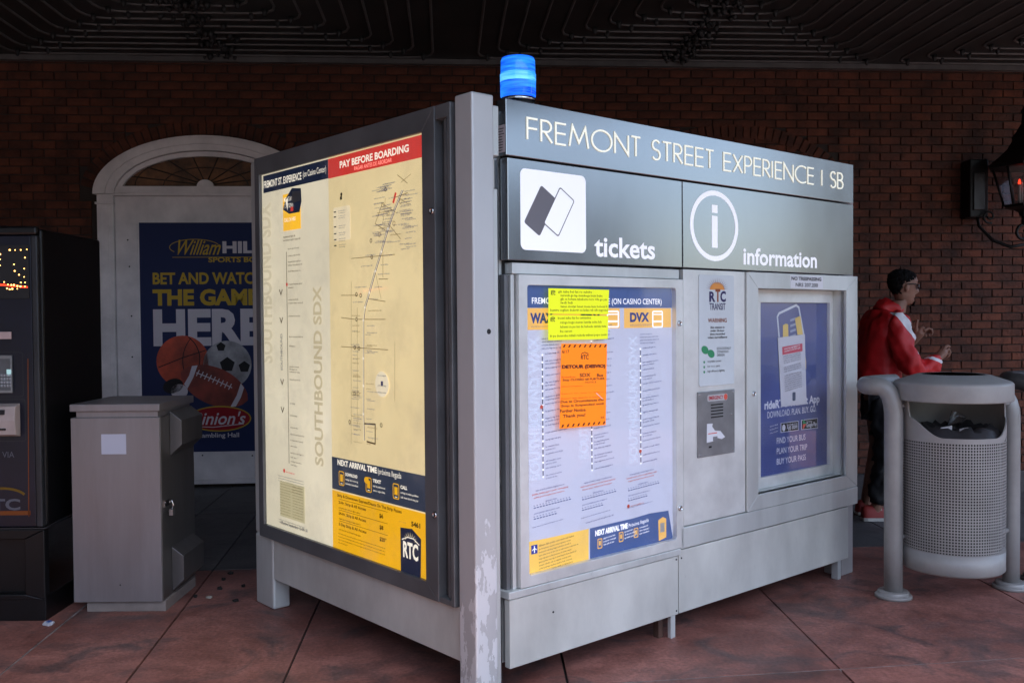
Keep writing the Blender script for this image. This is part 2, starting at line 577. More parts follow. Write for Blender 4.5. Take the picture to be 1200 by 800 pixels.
# ------------------------------------------------------------------ brick wall
TW, DW = .07, 8.1
WR = Matrix.Translation((0, DW, 0)) @ Matrix.Rotation(TW, 4, 'Z')
CH, BL = .0705, .187
BRICK = mat('red_brick', (.100, .026, .011), .85, var=.32, scale=5, bump=.7, bscale=40, island=.30)
MORTAR = mat('sooty_mortar', (.035, .026, .022), .95)
wall = thing('brick_wall', 'long red brick wall with dark joints behind the kiosk, under the dark ribbed ceiling', 'wall', (0, DW, 0), TW)
mb = MB(); mb.box(-9, 9.6, .006, .3, -.05, 3.9, MORTAR); mb.build('mortar_bed', wall)
ARC = [(-2.55, .905, 2.45, .485), (1.95, .905, 2.45, .485)]     # centre, half width, springing height, rise


def in_arch(s, z, grow, open_only=False):
    for k, (c, hw, zs, rise) in enumerate(ARC):
        e = ((s - c) / (hw + grow)) ** 2 + (max(0, z - zs) / (rise + grow)) ** 2
        inside = e < 1 and z >= zs - .02
        if k == 0 and abs(s - c) < hw + .0 and z < zs:
            return True
        if inside and (k == 0 or not open_only):
            if k == 1 and e < ((hw - .01) / (hw + grow)) ** 2: 
                continue
            return True
    return False


def brick_geo(cx, cz, w, h, ang=0, pr=0):
    hw, hh = w / 2, h / 2; b = .002
    y0, y1 = .03, -.006 - pr
    pts = []
    for (x, z, y) in ((-hw, -hh, y0), (hw, -hh, y0), (hw, hh, y0), (-hw, hh, y0), (-hw, -hh, y1 + b), (hw, -hh, y1 + b), (hw, hh, y1 + b), (-hw, hh, y1 + b),
                      (-hw + b, -hh + b, y1), (hw - b, -hh + b, y1), (hw - b, hh - b, y1), (-hw + b, hh - b, y1)):
        pts.append((cx + x * math.cos(ang) - z * math.sin(ang), y, cz + x * math.sin(ang) + z * math.cos(ang)))
    fs = [(8, 9, 10, 11), (0, 1, 5, 4), (1, 2, 6, 5), (2, 3, 7, 6), (3, 0, 4, 7), (4, 5, 9, 8), (5, 6, 10, 9), (6, 7, 11, 10), (7, 4, 8, 11)]
    return pts, fs


bricks = []
for r in range(0, 54):
    z = .035 + r * CH
    k0 = -9 + (r % 2) * BL / 2
    n = int(18.4 / BL)
    for i in range(n):
        s = k0 + i * BL + BL / 2
        bl, br = in_arch(s - BL / 2 + .02, z, .13), in_arch(s + BL / 2 - .02, z, .13)
        if in_arch(s, z, .13) or (bl and br):
            if not (bl and br) and in_arch(s, z, .13):
                # half bat beside the opening
                ss = s - BL / 4 if not bl else s + BL / 4
                if not in_arch(ss - BL / 6, z, .12) and not in_arch(ss + BL / 6, z, .12):
                    bricks.append((ss, z, BL / 2 - .010, CH - .010, 0, R_.uniform(-.001, .0025)))
            continue
        if bl or br:
            ss = s - BL / 4 if br else s + BL / 4
            bricks.append((ss, z, BL / 2 - .010, CH - .010, 0, R_.uniform(-.001, .0025)))
            continue
        bricks.append((s, z, BL - .010, CH - .010, 0, R_.uniform(-.001, .0025)))
for (c, hw, zs, rise) in ARC:
    a = 4
    while a < 177:
        t = math.radians(a)
        x, z = (hw + .067) * math.cos(t), (rise + .067) * math.sin(t)
        nx, nz = math.cos(t) / (hw + .067), math.sin(t) / (rise + .067)
        bricks.append((c + x, zs + z, .115, .056, math.atan2(nz, nx), .002))
        spd = math.hypot((hw + .067) * math.sin(t), (rise + .067) * math.cos(t))
        a += math.degrees(.066 / spd)


def seen(s, z):
    p = WR @ Vector((s, 0, z)) - Vector((0, 0, EYE))
    u, w = 600 + F * p.x / p.y, 372 - F * p.z / p.y
    if not (-5 < u < 1205 and -5 < w < 640): return False
    if 285 < u < 1010 and w > 115 + abs(u - 555) * .19: return False
    if u < 100 and w > 272: return False
    if 1050 < u < 1190 and w > 436: return False
    return True


cand = [(math.hypot(*(WR @ Vector((b[0], 0, b[1] - EYE))).xy), i) for i, b in enumerate(bricks) if b[2] > .1 and b[4] == 0 and seen(b[0], b[1])]
cand.sort()
single = {i for _, i in cand[:300]}
shared = []
for _ in range(6):
    p_, f_ = brick_geo(0, 0, BL - .010, CH - .010, 0, R_.uniform(-.001, .0025))
    me = bpy.data.meshes.new('brick'); me.from_pydata(p_, [], f_); me.materials.append(BRICK); me.update(); shared.append(me)
rest = MB()
for i, b in enumerate(bricks):
    if i in single and b[2] > .17:
        o = bpy.data.objects.new('brick', R_.choice(shared)); COL.objects.link(o); o.parent = wall; o.location = (b[0], 0, b[1])
    else:
        rest.add(*brick_geo(*b), BRICK)
rest.build('bricks', wall, kind='stuff')

# ------------------------------------------------------------------ ceiling
CZ = 3.58
CEIL = mat('dark_soffit_paint', (.028, .026, .025), .55, var=.2, scale=3)
RIB = mat('soffit_rib_paint', (.11, .10, .097), .42, var=.15, scale=8)
SOOT = mat('black_socket', (.012, .011, .011), .6)
ceil = bpy.data.objects.new('ceiling', None); COL.objects.link(ceil); ceil['kind'] = 'structure'
ceil.location = (0, DW, 0); ceil.rotation_euler = (0, 0, TW)
mb = MB(); mb.box(-12, 6.0, -6.7, .25, CZ, CZ + .35, CEIL); mb.build('soffit', ceil)
mb = MB(); mb.box(-12, 6.2, -.075, .003, CZ - .045, CZ - .003, RIB); mb.build('wall_moulding', ceil)
for pc, pw_ in ((-5.95, 1.72), (-2.35, 1.72), (1.42, 1.72), (4.72, 1.42)):
    for row in (0, 1):
        y1 = -.10 - row * 3.6
        for k in range(11):
            ins = .02 + k * .155
            rr = .16
            x0, x1, ya, yb = pc - pw_ + ins, pc + pw_ - ins, y1 - 3.44 + ins, y1 - ins
            if x1 - x0 < .12: continue
            if x1 - x0 < .35: rr = .05
            pts = rrect(x0, ya, x1, yb, rr, 3)
            mb = MB()
            mb.tube([(x, y, CZ - .004) for x, y in pts], .010, RIB, 6, closed=True)
            mb.build('ceiling_rib', ceil)
    # dark strip of clustered sockets across the middle of the panel and single sockets on the mitres
    mb = MB()
    for _ in range(190):
        yy = -.06 - R_.random() * 3.3
        xx = pc + .02 * yy + R_.gauss(0, .085)
        s_ = R_.uniform(.012, .03)
        mb.lathe([(s_, 0), (s_ * .8, -s_ * .9), (s_ * .3, -s_ * 1.6)], (xx, yy, CZ - .002), SOOT, 6)
    for k in range(10):
        ins = .1 + k * .155
        for sx in (-1, 1):
            for dd in (0, .33):
                mb.lathe([(.022, 0), (.018, -.03), (.008, -.05)], (pc + sx * (pw_ - ins - dd * .8), -.10 - ins - dd * .2, CZ - .002), SOOT, 6)
    mb.build('lamp_sockets', ceil, kind='stuff')

# ------------------------------------------------------------------ unseen blocks added around the walk to shade, bounce and shape reflections
LB_TAN = mat('light_block_tan', (.22, .19, .16), .9, var=.1, scale=1)
DKB = mat('light_block_dark', (.05, .045, .045), .9, var=.2, scale=1)
# SECTION lightblocks
mb = MB(); mb.box(-13, -8.3, -22, 12, 0, 13, DKB)  # added out of view to hold back sky light from the left
for k in range(6):
    mb.box(-8.35, -8.26, -12 + k * 3.6, -10.2 + k * 3.6, 0, 2.6, LB_TAN)
o = mb.build('side_light_block'); tag(o, 'unseen dark block added left of the walk to hold back sky light', 'light block')
mb = MB(); mb.box(-26, 16, -32, -25, 0, 8, LB_TAN)  # added out of view to hide the low sky in front
for k in range(6):
    mb.box(-24 + k * 4, -22 + k * 4, -25.0, -24.9, 1, 4, DKB)
o = mb.build('street_light_block'); tag(o, 'unseen tan block added behind the viewer to hide low sky', 'light block')

for k, (y0_, y1_, h_) in enumerate(((-40, 3.5, 8.5), (12.5, 44, 13))):  # added pair; the gap between them shapes the sign panels' reflection
    mb = MB(); mb.box(44, 54, y0_, y1_, 0, h_, LB_TAN)
    for j in range(7): mb.box(43.9, 44.02, y0_ + 1 + j * 4.2, y0_ + 3 + j * 4.2, 1, 3.4, DKB)
    tag(mb.build('street_light_block'), ('unseen tan block added far right to edge the sky gap, nearer the road', 'unseen taller tan block added far right to edge the sky gap')[k], 'light block')
# ------------------------------------------------------------------ arched doorway
PAINT = mat('old_white_paint', (.78, .72, .71), .6, var=.10, scale=4, bump=.06, bscale=50)
FAN = mat('amber_fanlight', (.16, .065, .02), .35, var=.45, scale=6)
door = thing('arched_doorway', 'white arched doorway surround with an amber fanlight and a blue betting poster', 'doorway', (0, DW, 0), TW)
c, hw, zs, rise = ARC[0]


def arch_band(ro, ri, y0, y1, material, mb, n=40):
    """elliptical band between two offsets, (half width, rise, base)"""
    vs = []
    for (w_, r_, b_) in (ro, ri):
        for y in (y0, y1):
            for i in range(n + 1):
                t = PI * i / n
                vs.append((c + w_ * math.cos(t), y, b_ + r_ * math.sin(t)))
    N = n + 1
    fs = []
    for i in range(n):
        fs.append((N + i, N + i + 1, 3 * N + i + 1, 3 * N + i))          # front
        fs.append((i, i + 1, N + i + 1, N + i))                          # outer
        fs.append((2 * N + i, 3 * N + i, 3 * N + i + 1, 2 * N + i + 1))  # inner
    fs += [(0, N, 3 * N, 2 * N), (n, 2 * N + n, 3 * N + n, N + n)]
    mb.add(vs, fs, material, False)


mb = MB(); arch_band((.905, .485, 2.445), (.73, .36, 2.445), .0, -.075, PAINT, mb)
arch_band((.885, .465, 2.445), (.80, .41, 2.445), -.07, -.088, PAINT, mb); mb.build('arch_moulding', door, bevel=.003)
mb = MB(); arch_band((.725, .355, 2.445), (.685, .315, 2.445), .0, -.05, PAINT, mb); mb.build('inner_arch_moulding', door, bevel=.003)
mb = MB()
mb.add([(c + .74 * math.cos(PI * i / 32), -.012, 2.45 + .36 * math.sin(PI * i / 32)) for i in range(33)], [tuple(range(33))[::-1]], FAN)
mb.build('fanlight', door)
SPK = mat('fanlight_bar', (.03, .018, .012), .6)
for i in range(1, 9):
    t = PI * i / 9
    mb = MB(); mb.tube([(c + .05 * math.cos(t), -.018, 2.52 + .03 * math.sin(t)), (c + .70 * math.cos(t), -.018, 2.50 + .30 * math.sin(t))], .005, SPK, 5)
    mb.build('fanlight_spoke', door)
for r_ in (.33, .55):
    mb = MB(); mb.tube([(c + r_ * 1.05 * math.cos(PI * i / 24), -.019, 2.52 + r_ * .46 * math.sin(PI * i / 24)) for i in range(25)], .004, SPK, 5); mb.build('fanlight_arc', door)
mb = MB(); mb.add([(c + .068 * math.cos(PI * i / 16), -.05, 2.512 + .055 * math.sin(PI * i / 16)) for i in range(17)] + [(c + .068 * math.cos(PI * i / 16), -.015, 2.512 + .055 * math.sin(PI * i / 16)) for i in range(17)],
                   [tuple(range(17))[::-1]] + [(i, i + 1, 18 + i, 17 + i) for i in range(16)], PAINT); mb.build('hub', door)
mb = MB(); mb.box(c - .76, c + .76, -.055, 0, 2.432, 2.512, PAINT); mb.box(c - .75, c + .75, -.066, -.054, 2.452, 2.470, PAINT); mb.build('transom', door, bevel=.003)
for sx in (-1, 1):
    mb = MB()
    a, b = sorted((c + sx * .875, c + sx * .745))
    mb.box(a, b, -.06, 0, 0.03, 2.36, PAINT); mb.box(a + .03, b - .03, -.066, -.058, .1, 2.33, PAINT)
    mb.box(a - .012, b + .006, -.075, 0, 2.362, 2.38, PAINT); mb.box(a, b, -.06, 0, 2.382, 2.444, PAINT)
    mb.build('pilaster', door, bevel=.003)
mb = MB(); mb.box(c - .743, c + .743, -.02, .02, .28, 2.43, PAINT); mb.build('door_panel', door)
mb = MB(); mb.box(c - .56, c + .743, -.03, -.018, .05, .296, PAINT); mb.box(c - .74, c + .75, -.05, .0, .03, .075, PAINT); mb.box(c - .74, c - .565, -.03, -.018, .08, 2.205, PAINT)
mb.build('kick_panel', door, bevel=.002)
for (sx_, sz_) in ((-3.19, 2.07), (-3.18, 1.85), (-3.17, 1.44), (-3.17, 1.1), (-2.61, .27), (-2.2, .26)):
    mb = MB(); mb.lathe([(.007, -.0), (.005, .003)], (sx_, -.031, sz_), SOOT, 8, ax='y'); mb.build('screw', door)

# poster on the door
NAVY = ink('poster_navy', (.012, .022, .085)); GOLD = ink('poster_gold', (.50, .33, .03)); PW = ink('poster_white', (.62, .57, .60))
OR1 = mat('ball_orange', (.50, .06, .02), .5, var=.3, scale=5); BR1 = mat('ball_brown', (.27, .035, .02), .5, var=.35, scale=4); REDB = ink('badge_red', (.30, .008, .015))
GREYB = mat('ball_grey', (.40, .39, .40), .5, var=.3, scale=5); INK = ink('print_black', (.012, .012, .014))
wf = lambda a, b, d: (a, -d, b)
sh = Sheet(wf, .0215)
sh.rect(-3.10, .298, -2.0, 2.214, NAVY); sh.lift()
p = (-2.853, 1.938); q = (-2.438, 2.065)
sh.text('William', p[0] + .03, (-2.818, 1.945)[1], q[0] - .02, q[1] + .005, GOLD, shear=.35, bold=.01)
sh.line(ell((-2.649, 2.009)[0], (-2.649, 2.009)[1], .205, .066, 40, a0=20, a1=215), .005, GOLD).line([(p[0] + .02, p[1] - .012), (q[0] + .35, p[1] - .012)], .004, GOLD)
sh.text('HILL', (-2.422, 1.951)[0], (-2.422, 1.958)[1], (-2.080, 2.007)[0], (-2.421, 2.058)[1], PW, bold=.045)
sh.text('SPORTS BOOK', (-2.539, 1.880)[0], (-2.539, 1.883)[1], (-2.024, 1.935)[0], (-2.538, 1.926)[1], GOLD, bold=.03)
sh.text('BET AND WATCH', (-2.996, 1.704)[0], (-2.996, 1.700)[1], (-2.090, 1.799)[0], (-2.994, 1.800)[1], GOLD, bold=.03)
sh.text('THE GAME', (-2.999, 1.526)[0], (-2.999, 1.522)[1], (-2.127, 1.663)[0], (-2.997, 1.661)[1], GOLD, bold=.045)
sh.text('HERE', (-2.998, 1.191)[0], (-2.998, 1.187)[1], (-2.094, 1.491)[0], (-2.992, 1.494)[1], PW, bold=.045)
sh.lift()
cx_, cz_ = (-2.397, 1.027)
sh.poly(ell(cx_, cz_, .20, .20, 36), GREYB)
bx, bz = (-2.762, 1.059)
sh.poly(ell(bx, bz, .215, .215, 36), OR1); sh.lift()
for (dx_, dz_, rr) in ((0, 0, .065), (.14, -.02, .05), (-.05, .15, .04), (-.13, -.06, .05), (.05, -.16, .05)):
    sh.poly(ell(cx_ + dx_, cz_ + dz_, rr, rr, 5, rot=.3), INK)
sh.line(ell(bx - .12, bz + .02, .26, .24, 24, a0=-42, a1=50), .008, INK).line(ell(bx + .30, bz, .30, .30, 24, a0=140, a1=215), .006, INK).line([(bx - .2, bz - .05), (bx, bz + .03), (bx + .19, bz + .09)], .007, INK)
sh.lift()
fx, fz = (-2.506, 0.848)
ca, sa = math.cos(-.42), math.sin(-.42)
def frot(x, y): return (fx + x * ca - y * sa, fz + x * sa + y * ca)
ball = []
for i in range(25):
    x = -.30 + .60 * i / 24; ball.append(frot(x, .155 * (1 - (x / .30) ** 2) ** .62))
for i in range(24, -1, -1):
    x = -.30 + .60 * i / 24; ball.append(frot(x, -.155 * (1 - (x / .30) ** 2) ** .62))
sh.poly(ball, BR1); sh.lift()
for xx in (-.235, .19):
    h1 = .155 * (1 - (xx / .30) ** 2) ** .62 - .004
    h2 = .155 * (1 - ((xx + .04) / .30) ** 2) ** .62 - .004
    sh.poly([frot(xx, -h1), frot(xx + .04, -h2), frot(xx + .048, 0), frot(xx + .04, h2), frot(xx, h1), frot(xx + .01, 0)], PW)
sh.line([frot(-.18, .045), frot(.0, .05), frot(.14, .045)], .008, PW)
for i in range(9):
    x = -.17 + i * .036; sh.line([frot(x, .02), frot(x + .004, .075)], .008, PW)
sx_, sz_ = (-2.794, 0.809); sh.poly(ell(sx_, sz_, .07, .06, 24), PW).poly(ell(sx_ - .05, sz_ + .045, .085, .06, 24, rot=.3), INK)
sh.lift()
ox, oz = (-2.468, 0.574)
sh.poly(ell(ox, oz, .262, .108, 40), GOLD); sh.lift(); sh.poly(ell(ox, oz, .252, .098, 40), REDB); sh.lift()
sh.text("Binion's", ox - .225, oz - .05, ox + .20, oz + .06, PW, shear=.3, bold=.012)
sh.text('Gambling Hall', ox - .19, oz - .168, ox + .16, oz - .118, PW, bold=.01)
sh.lift(); sh.line([(ox - .22, oz - .062), (ox - .05, oz - .07), (ox + .2, oz - .045)], .006, PW)
sh.build('betting_poster', door)
# ------------------------------------------------------------------ kiosk
KO = (-0.039, 3.4375, 0); KA = 0.712
kiosk = thing('transit_kiosk', 'large grey metal ticket and information kiosk with two poster sides and worn corner post', 'kiosk', KO, KA)


def kb(name, s0, s1, z0, z1, d0, d1, material, bevel=.003, label=None, parent=None):
    """box on the right-hand face: s along, z up, d0 (front) and d1 (back) towards the viewer"""
    mb = MB(); mb.box(s0, s1, -d0, -d1, z0, z1, material)
    return mb.build(name, parent or kiosk, bevel=bevel, label=label)


def lb(name, t0, t1, z0, z1, d0, d1, material, bevel=.003, parent=None):
    mb = MB(); mb.box(-d0, -d1, t0, t1, z0, z1, material)
    return mb.build(name, parent or kiosk, bevel=bevel)


def frame_R(mb, o, i, d0, d1, material, r=.0):
    """mitred frame: four bars"""
    (a0, b0, a1, b1), (c0, e0, c1, e1) = o, i
    g_ = .0012
    for q in ([(a0, b0 + g_), (c0, e0), (c0, e1), (a0, b1 - g_)], [(a1, b0 + g_), (a1, b1 - g_), (c1, e1), (c1, e0)], [(a0 + g_, b0), (a1 - g_, b0), (c1, e0), (c0, e0)], [(a0 + g_, b1), (c0, e1), (c1, e1), (a1 - g_, b1)]):
        mb.prism(q, 1, -d0, -d1, material)


kb('fascia', .03, 2.462, 1.993, 2.20, 0, -.05, SIGN)
kb('ticket_sign_panel', .036, 1.033, 1.612, 1.987, 0, -.05, SIGN)
kb('information_sign_panel', 1.039, 2.462, 1.612, 1.987, 0, -.05, SIGN)
mb = MB(); mb.box(.05, 2.42, .105, .34, .115, 2.17, BLACK); mb.box(.05, 1.5, .0505, .1045, .115, 2.17, BLACK); mb.box(1.5, 2.42, .0505, .1045, 1.56, 2.17, BLACK); mb.build('inner_body', kiosk)
mb = MB(); mb.box(.06, 2.44, .34, .36, .10, 2.18, METAL); mb.box(.02, .06, .055, .36, .11, 2.17, METAL); mb.build('back_panel', kiosk, bevel=.002)
kb('header_rail', .06, 1.020, 1.562, 1.604, -.006, -.05, METAL)
kb('sill_rail', .022, 1.010, .362, .391, .008, -.05, METAL)
kb('lower_panel', .030, .998, .103, .358, 0, -.03, PANEL, .002)
kb('lower_panel', 1.004, 2.415, .104, .380, 0, -.03, PANEL, .002)
kb('lower_band', 1.012, 2.500, .386, .478, .006, -.03, METAL)
kb('intercom_panel', 1.040, 1.490, .482, 1.606, 0, -.03, LIGHTM, .002)
kb('support_leg', .962, .992, 0, .103, -.012, -.03, METAL, .001)
kb('support_leg', .925, .955, 0, .103, -.05, -.08, mat('rusty_bracket', (.10, .05, .035), .8, var=.3), .001)
kb('support_leg', 2.33, 2.36, 0, .104, -.012, -.05, METAL, .001)
kb('end_post', 2.405, 2.525, 0, 2.195, -.035, -.14, mat('end_post_paint', (.50, .47, .46), .45, .3, .08, 4), .006)
# uprights in the gap between corner post and right-hand face
kb('upright', -.045, -.004, 1.985, 2.165, .0, -.08, METAL)
kb('upright', -.045, -.004, 0, 1.868, -.01, -.09, METAL)
kb('upright', .0, .03, 0, 2.16, -.045, -.10, SIGN)
kb('upright', .034, .052, .39, 1.56, -.02, -.05, DARKF)
kb('upright', .058, .076, .39, 1.56, -.012, -.05, METAL)
kb('upright', -.04, .0, 1.872, 1.98, -.03, -.08, PANEL)
# sticker on the side edge of the fascia
fs = lambda a, b, d: (.03 - d, .05 - a, b)
sh = Sheet(fs, .0008)
sh.rect(.004, 2.005, .046, 2.105, ink('sticker_pink', (.55, .46, .46))); sh.lift()
for k in range(9):
    sh.rect(.009, 2.012 + k * .0098, .009 + R_.uniform(.02, .034), 2.015 + k * .0098, INK)
sh.build('sticker', kiosk)
# seam screws
for s_, z_ in ((.985, .345), (.985, .12), (.107, 1.543), (.25, .27), (1.02, .345)):
    mb = MB(); mb.lathe([(.0045, 0), (.003, .002)], (s_, -.0005 if z_ < .4 else -.002, z_), SEAM, 8, ax='y'); mb.build('screw', kiosk)

# corner post with flaking paint
def post_mat():
    m, n, l, p = principled('worn_post_paint')
    tc = n.new('ShaderNodeTexCoord'); sp = n.new('ShaderNodeSeparateXYZ'); l.new(tc.outputs['Object'], sp.inputs[0])
    nz = n.new('ShaderNodeTexNoise'); nz.inputs['Scale'].default_value = 9; nz.inputs['Detail'].default_value = 7; nz.inputs['Roughness'].default_value = .6
    mp = n.new('ShaderNodeMapping'); mp.inputs['Scale'].default_value = (1.6, 1.6, .7); l.new(tc.outputs['Object'], mp.inputs[0]); l.new(mp.outputs[0], nz.inputs['Vector'])
    zr = n.new('ShaderNodeMapRange'); zr.inputs['From Min'].default_value = .2; zr.inputs['From Max'].default_value = 1.0; zr.inputs['To Min'].default_value = .50; zr.inputs['To Max'].default_value = .74
    l.new(sp.outputs['Z'], zr.inputs['Value'])
    gt = n.new('ShaderNodeMath'); gt.operation = 'GREATER_THAN'; l.new(nz.outputs['Fac'], gt.inputs[0]); l.new(zr.outputs[0], gt.inputs[1])
    n2 = n.new('ShaderNodeTexNoise'); n2.inputs['Scale'].default_value = 5; n2.inputs['Detail'].default_value = 8; l.new(mp.outputs[0], n2.inputs['Vector'])
    m1 = n.new('ShaderNodeMix'); m1.data_type = 'RGBA'; m1.inputs['A'].default_value = (.50, .51, .51, 1); m1.inputs['B'].default_value = (.60, .61, .61, 1)
    l.new(n2.outputs['Fac'], m1.inputs['Factor'])
    m2 = n.new('ShaderNodeMix'); m2.data_type = 'RGBA'; m2.inputs['B'].default_value = (.76, .78, .79, 1); l.new(m1.outputs['Result'], m2.inputs['A']); l.new(gt.outputs[0], m2.inputs['Factor'])
    # bare dark metal patches, lower down
    n3 = n.new('ShaderNodeTexNoise'); n3.inputs['Scale'].default_value = 7; n3.inputs['Detail'].default_value = 5
    mp3 = n.new('ShaderNodeMapping'); mp3.inputs['Location'].default_value = (3, 5, 1); mp3.inputs['Scale'].default_value = (1.8, 1.8, .5); l.new(tc.outputs['Object'], mp3.inputs[0]); l.new(mp3.outputs[0], n3.inputs['Vector'])
    z3 = n.new('ShaderNodeMapRange'); z3.inputs['From Min'].default_value = .0; z3.inputs['From Max'].default_value = .6; z3.inputs['To Min'].default_value = .47; z3.inputs['To Max'].default_value = .78
    l.new(sp.outputs['Z'], z3.inputs['Value'])
    g3 = n.new('ShaderNodeMath'); g3.operation = 'GREATER_THAN'; l.new(n3.outputs['Fac'], g3.inputs[0]); l.new(z3.outputs[0], g3.inputs[1])
    m3 = n.new('ShaderNodeMix'); m3.data_type = 'RGBA'; m3.inputs['B'].default_value = (.30, .30, .31, 1); l.new(m2.outputs['Result'], m3.inputs['A']); l.new(g3.outputs[0], m3.inputs['Factor'])
    l.new(m3.outputs['Result'], p.inputs['Base Color'])
    p.inputs['Metallic'].default_value = .3; p.inputs['Roughness'].default_value = .42
    bp = n.new('ShaderNodeBump'); bp.inputs['Strength'].default_value = .4; bp.inputs['Distance'].default_value = .0015
    ad = n.new('ShaderNodeMath'); l.new(gt.outputs[0], ad.inputs[0]); l.new(g3.outputs[0], ad.inputs[1]); l.new(ad.outputs[0], bp.inputs['Height']); l.new(bp.outputs[0], p.inputs['Normal'])
    return m
POSTM = post_mat()
mb = MB(); mb.box(-.154, -.054, -.033, .067, 0, 2.192, POSTM); mb.build('corner_post', kiosk, bevel=.007, seg=3)
mb = MB(); mb.lathe([(.010, -.034 + .0335), (.009, .0008)], (-.085, -.0332, 1.352), SEAM, 12, ax='y'); mb.build('bolt_hole', kiosk)

# ---- letters on the fascia (thin raised capitals)
LET = ink('cream_letter', (.84, .85, .74), .14)
txt = 'FREMONT STREET EXPERIENCE I SB'
cap = .079; z0 = 2.062
tot = 0; gapc = .125
seq = []
for ch in txt:
    if ch == ' ':
        tot += .50 - gapc * .2; continue
    seq.append((ch, tot)); tot += STROKE[ch][0] + gapc * (1.75 if ch == 'I' else 1.3)
tot -= gapc
sx = (2.358 - .133) / tot
r_let = MB()
for ch, off in seq:
    sh = Sheet(lambda a, b, d: (a, -d, b), .004, .00025)
    for st in STROKE[ch][1]:
        sh.line([(.133 + (off + x) * sx, z0 + y * cap) for x, y in st], .0070, LET)
        sh.lift()
    # sides give the letter its depth
    vs, fsx = sh.mb.v, sh.mb.f
    nb = len(vs)
    extra = [(v[0], -.0002, v[2]) for v in vs]
    edges = {}
    for f in fsx:
        for i in range(len(f)):
            e = (f[i], f[(i + 1) % len(f)]); k_ = tuple(sorted(e)); edges[k_] = None if k_ in edges else e
    k_ = sh.mb.m(LET)
    sh.mb.v += extra
    for e in edges.values():
        if e: sh.mb.f.append([e[0], e[1], nb + e[1], nb + e[0]]); sh.mb.mi.append(k_); sh.mb.sm.append(False)
    sh.build('letter', kiosk)

# ---- tickets and information signs
rf = lambda a, b, d: (a, -d, b)
GREYT = ink('ticket_grey', (.20, .20, .22))
sh = Sheet(rf, .0008)
sh.poly(rrect(.097, 1.652, .440, 1.953, .024), WHITE_G); sh.lift()
tcx, tcz = (0.245, 1.802)
def tick(cx, cz, w, h, an, r):
    return [(cx + x * math.cos(an) - y * math.sin(an), cz + x * math.sin(an) + y * math.cos(an)) for x, y in rrect(-w / 2, -h / 2, w / 2, h / 2, r, 4)]
p1 = (0.197, 1.802); p2 = (0.294, 1.804)
sh.poly(tick(p1[0], p1[1], .093, .170, -.55, .010), GREYT); sh.lift()
sh.poly(tick(p2[0], p2[1], .093, .170, -.55, .010), GREYT); sh.lift(); sh.poly(tick(p2[0], p2[1], .084, .161, -.55, .007), WHITE_G)
sh.text('tickets', .486, 1.640, .851, 1.722, WHITE_G, bold=.022)
sh.build('ticket_pictogram', kiosk)
sh = Sheet(rf, .0008)
oc = (1.262, 1.806)
sh.ring(ell(oc[0], oc[1], .176, .158, 48), ell(oc[0], oc[1], .152, .136, 48), WHITE_G)
sh.rect(oc[0] - .021, oc[1] - .098, oc[0] + .021, oc[1] + .045, WHITE_G); sh.rect(oc[0] - .021, oc[1] + .058, oc[0] + .021, oc[1] + .094, WHITE_G)
sh.text('information', 1.478, 1.639, 2.105, 1.720, WHITE_G, bold=.022)
sh.build('information_pictogram', kiosk)

# ---- schedule cabinet on the right-hand face
GLASS = glass('cabinet_glass', rough=.04, smear=.05)
cab = MB()
N_ = 5
outer = rrect(.082, .393, 1.030, 1.560, .004, N_); inner = rrect(.124, .434, .984, 1.522, .012, N_)
n_ = len(outer)
vs = [(a, -.006, b) for a, b in outer] + [(a, -.006, b) for a, b in inner] + [(a, .022, b) for a, b in outer] + [(a, .022, b) for a, b in inner]
fs_ = []
for i in range(n_):
    j = (i + 1) % n_
    fs_ += [(i, j, n_ + j, n_ + i), (2 * n_ + i, 2 * n_ + j, j, i), (n_ + i, n_ + j, 3 * n_ + j, 3 * n_ + i)]
cab.add(vs, fs_, LIGHTM)
cab_o = cab.build('cabinet_door', kiosk, bevel=.0015)
mb = MB(); mb.box(.09, 1.02, .024, .05, .40, 1.55, DARKF); mb.build('cabinet_back', kiosk)
mb = MB(); mb.box(.12, .988, .004, .006, .430, 1.526, GLASS); mb.build('glass_pane', cab_o)


def lock(sx_, d, z, face, parent):
    mb = MB()
    if face == 'R':
        mb.lathe([(.013, 0), (.012, .006), (.008, .008), (.0078, .004)], (sx_, -d, z), CHROME, 14, ax='y')
        mb.lathe([(.006, .0045), (.004, .006)], (sx_, -d, z), BLACK, 8, ax='y')
        return mb.build('lock', parent)
    mb.lathe([(.013, 0), (.012, .006), (.008, .008), (.0078, .004)], (0, 0, 0), CHROME, 14, ax='y')
    mb.lathe([(.006, .0045), (.004, .006)], (0, 0, 0), BLACK, 8, ax='y')
    o = mb.build('lock', parent); o.rotation_euler = (0, 0, -PI / 2); o.location = (-d, sx_, z)
    return o


lock(1.004, .006, (1.011, 1.370)[1], 'R', cab_o); lock(1.004, .006, (0.996, 0.568)[1], 'R', cab_o)

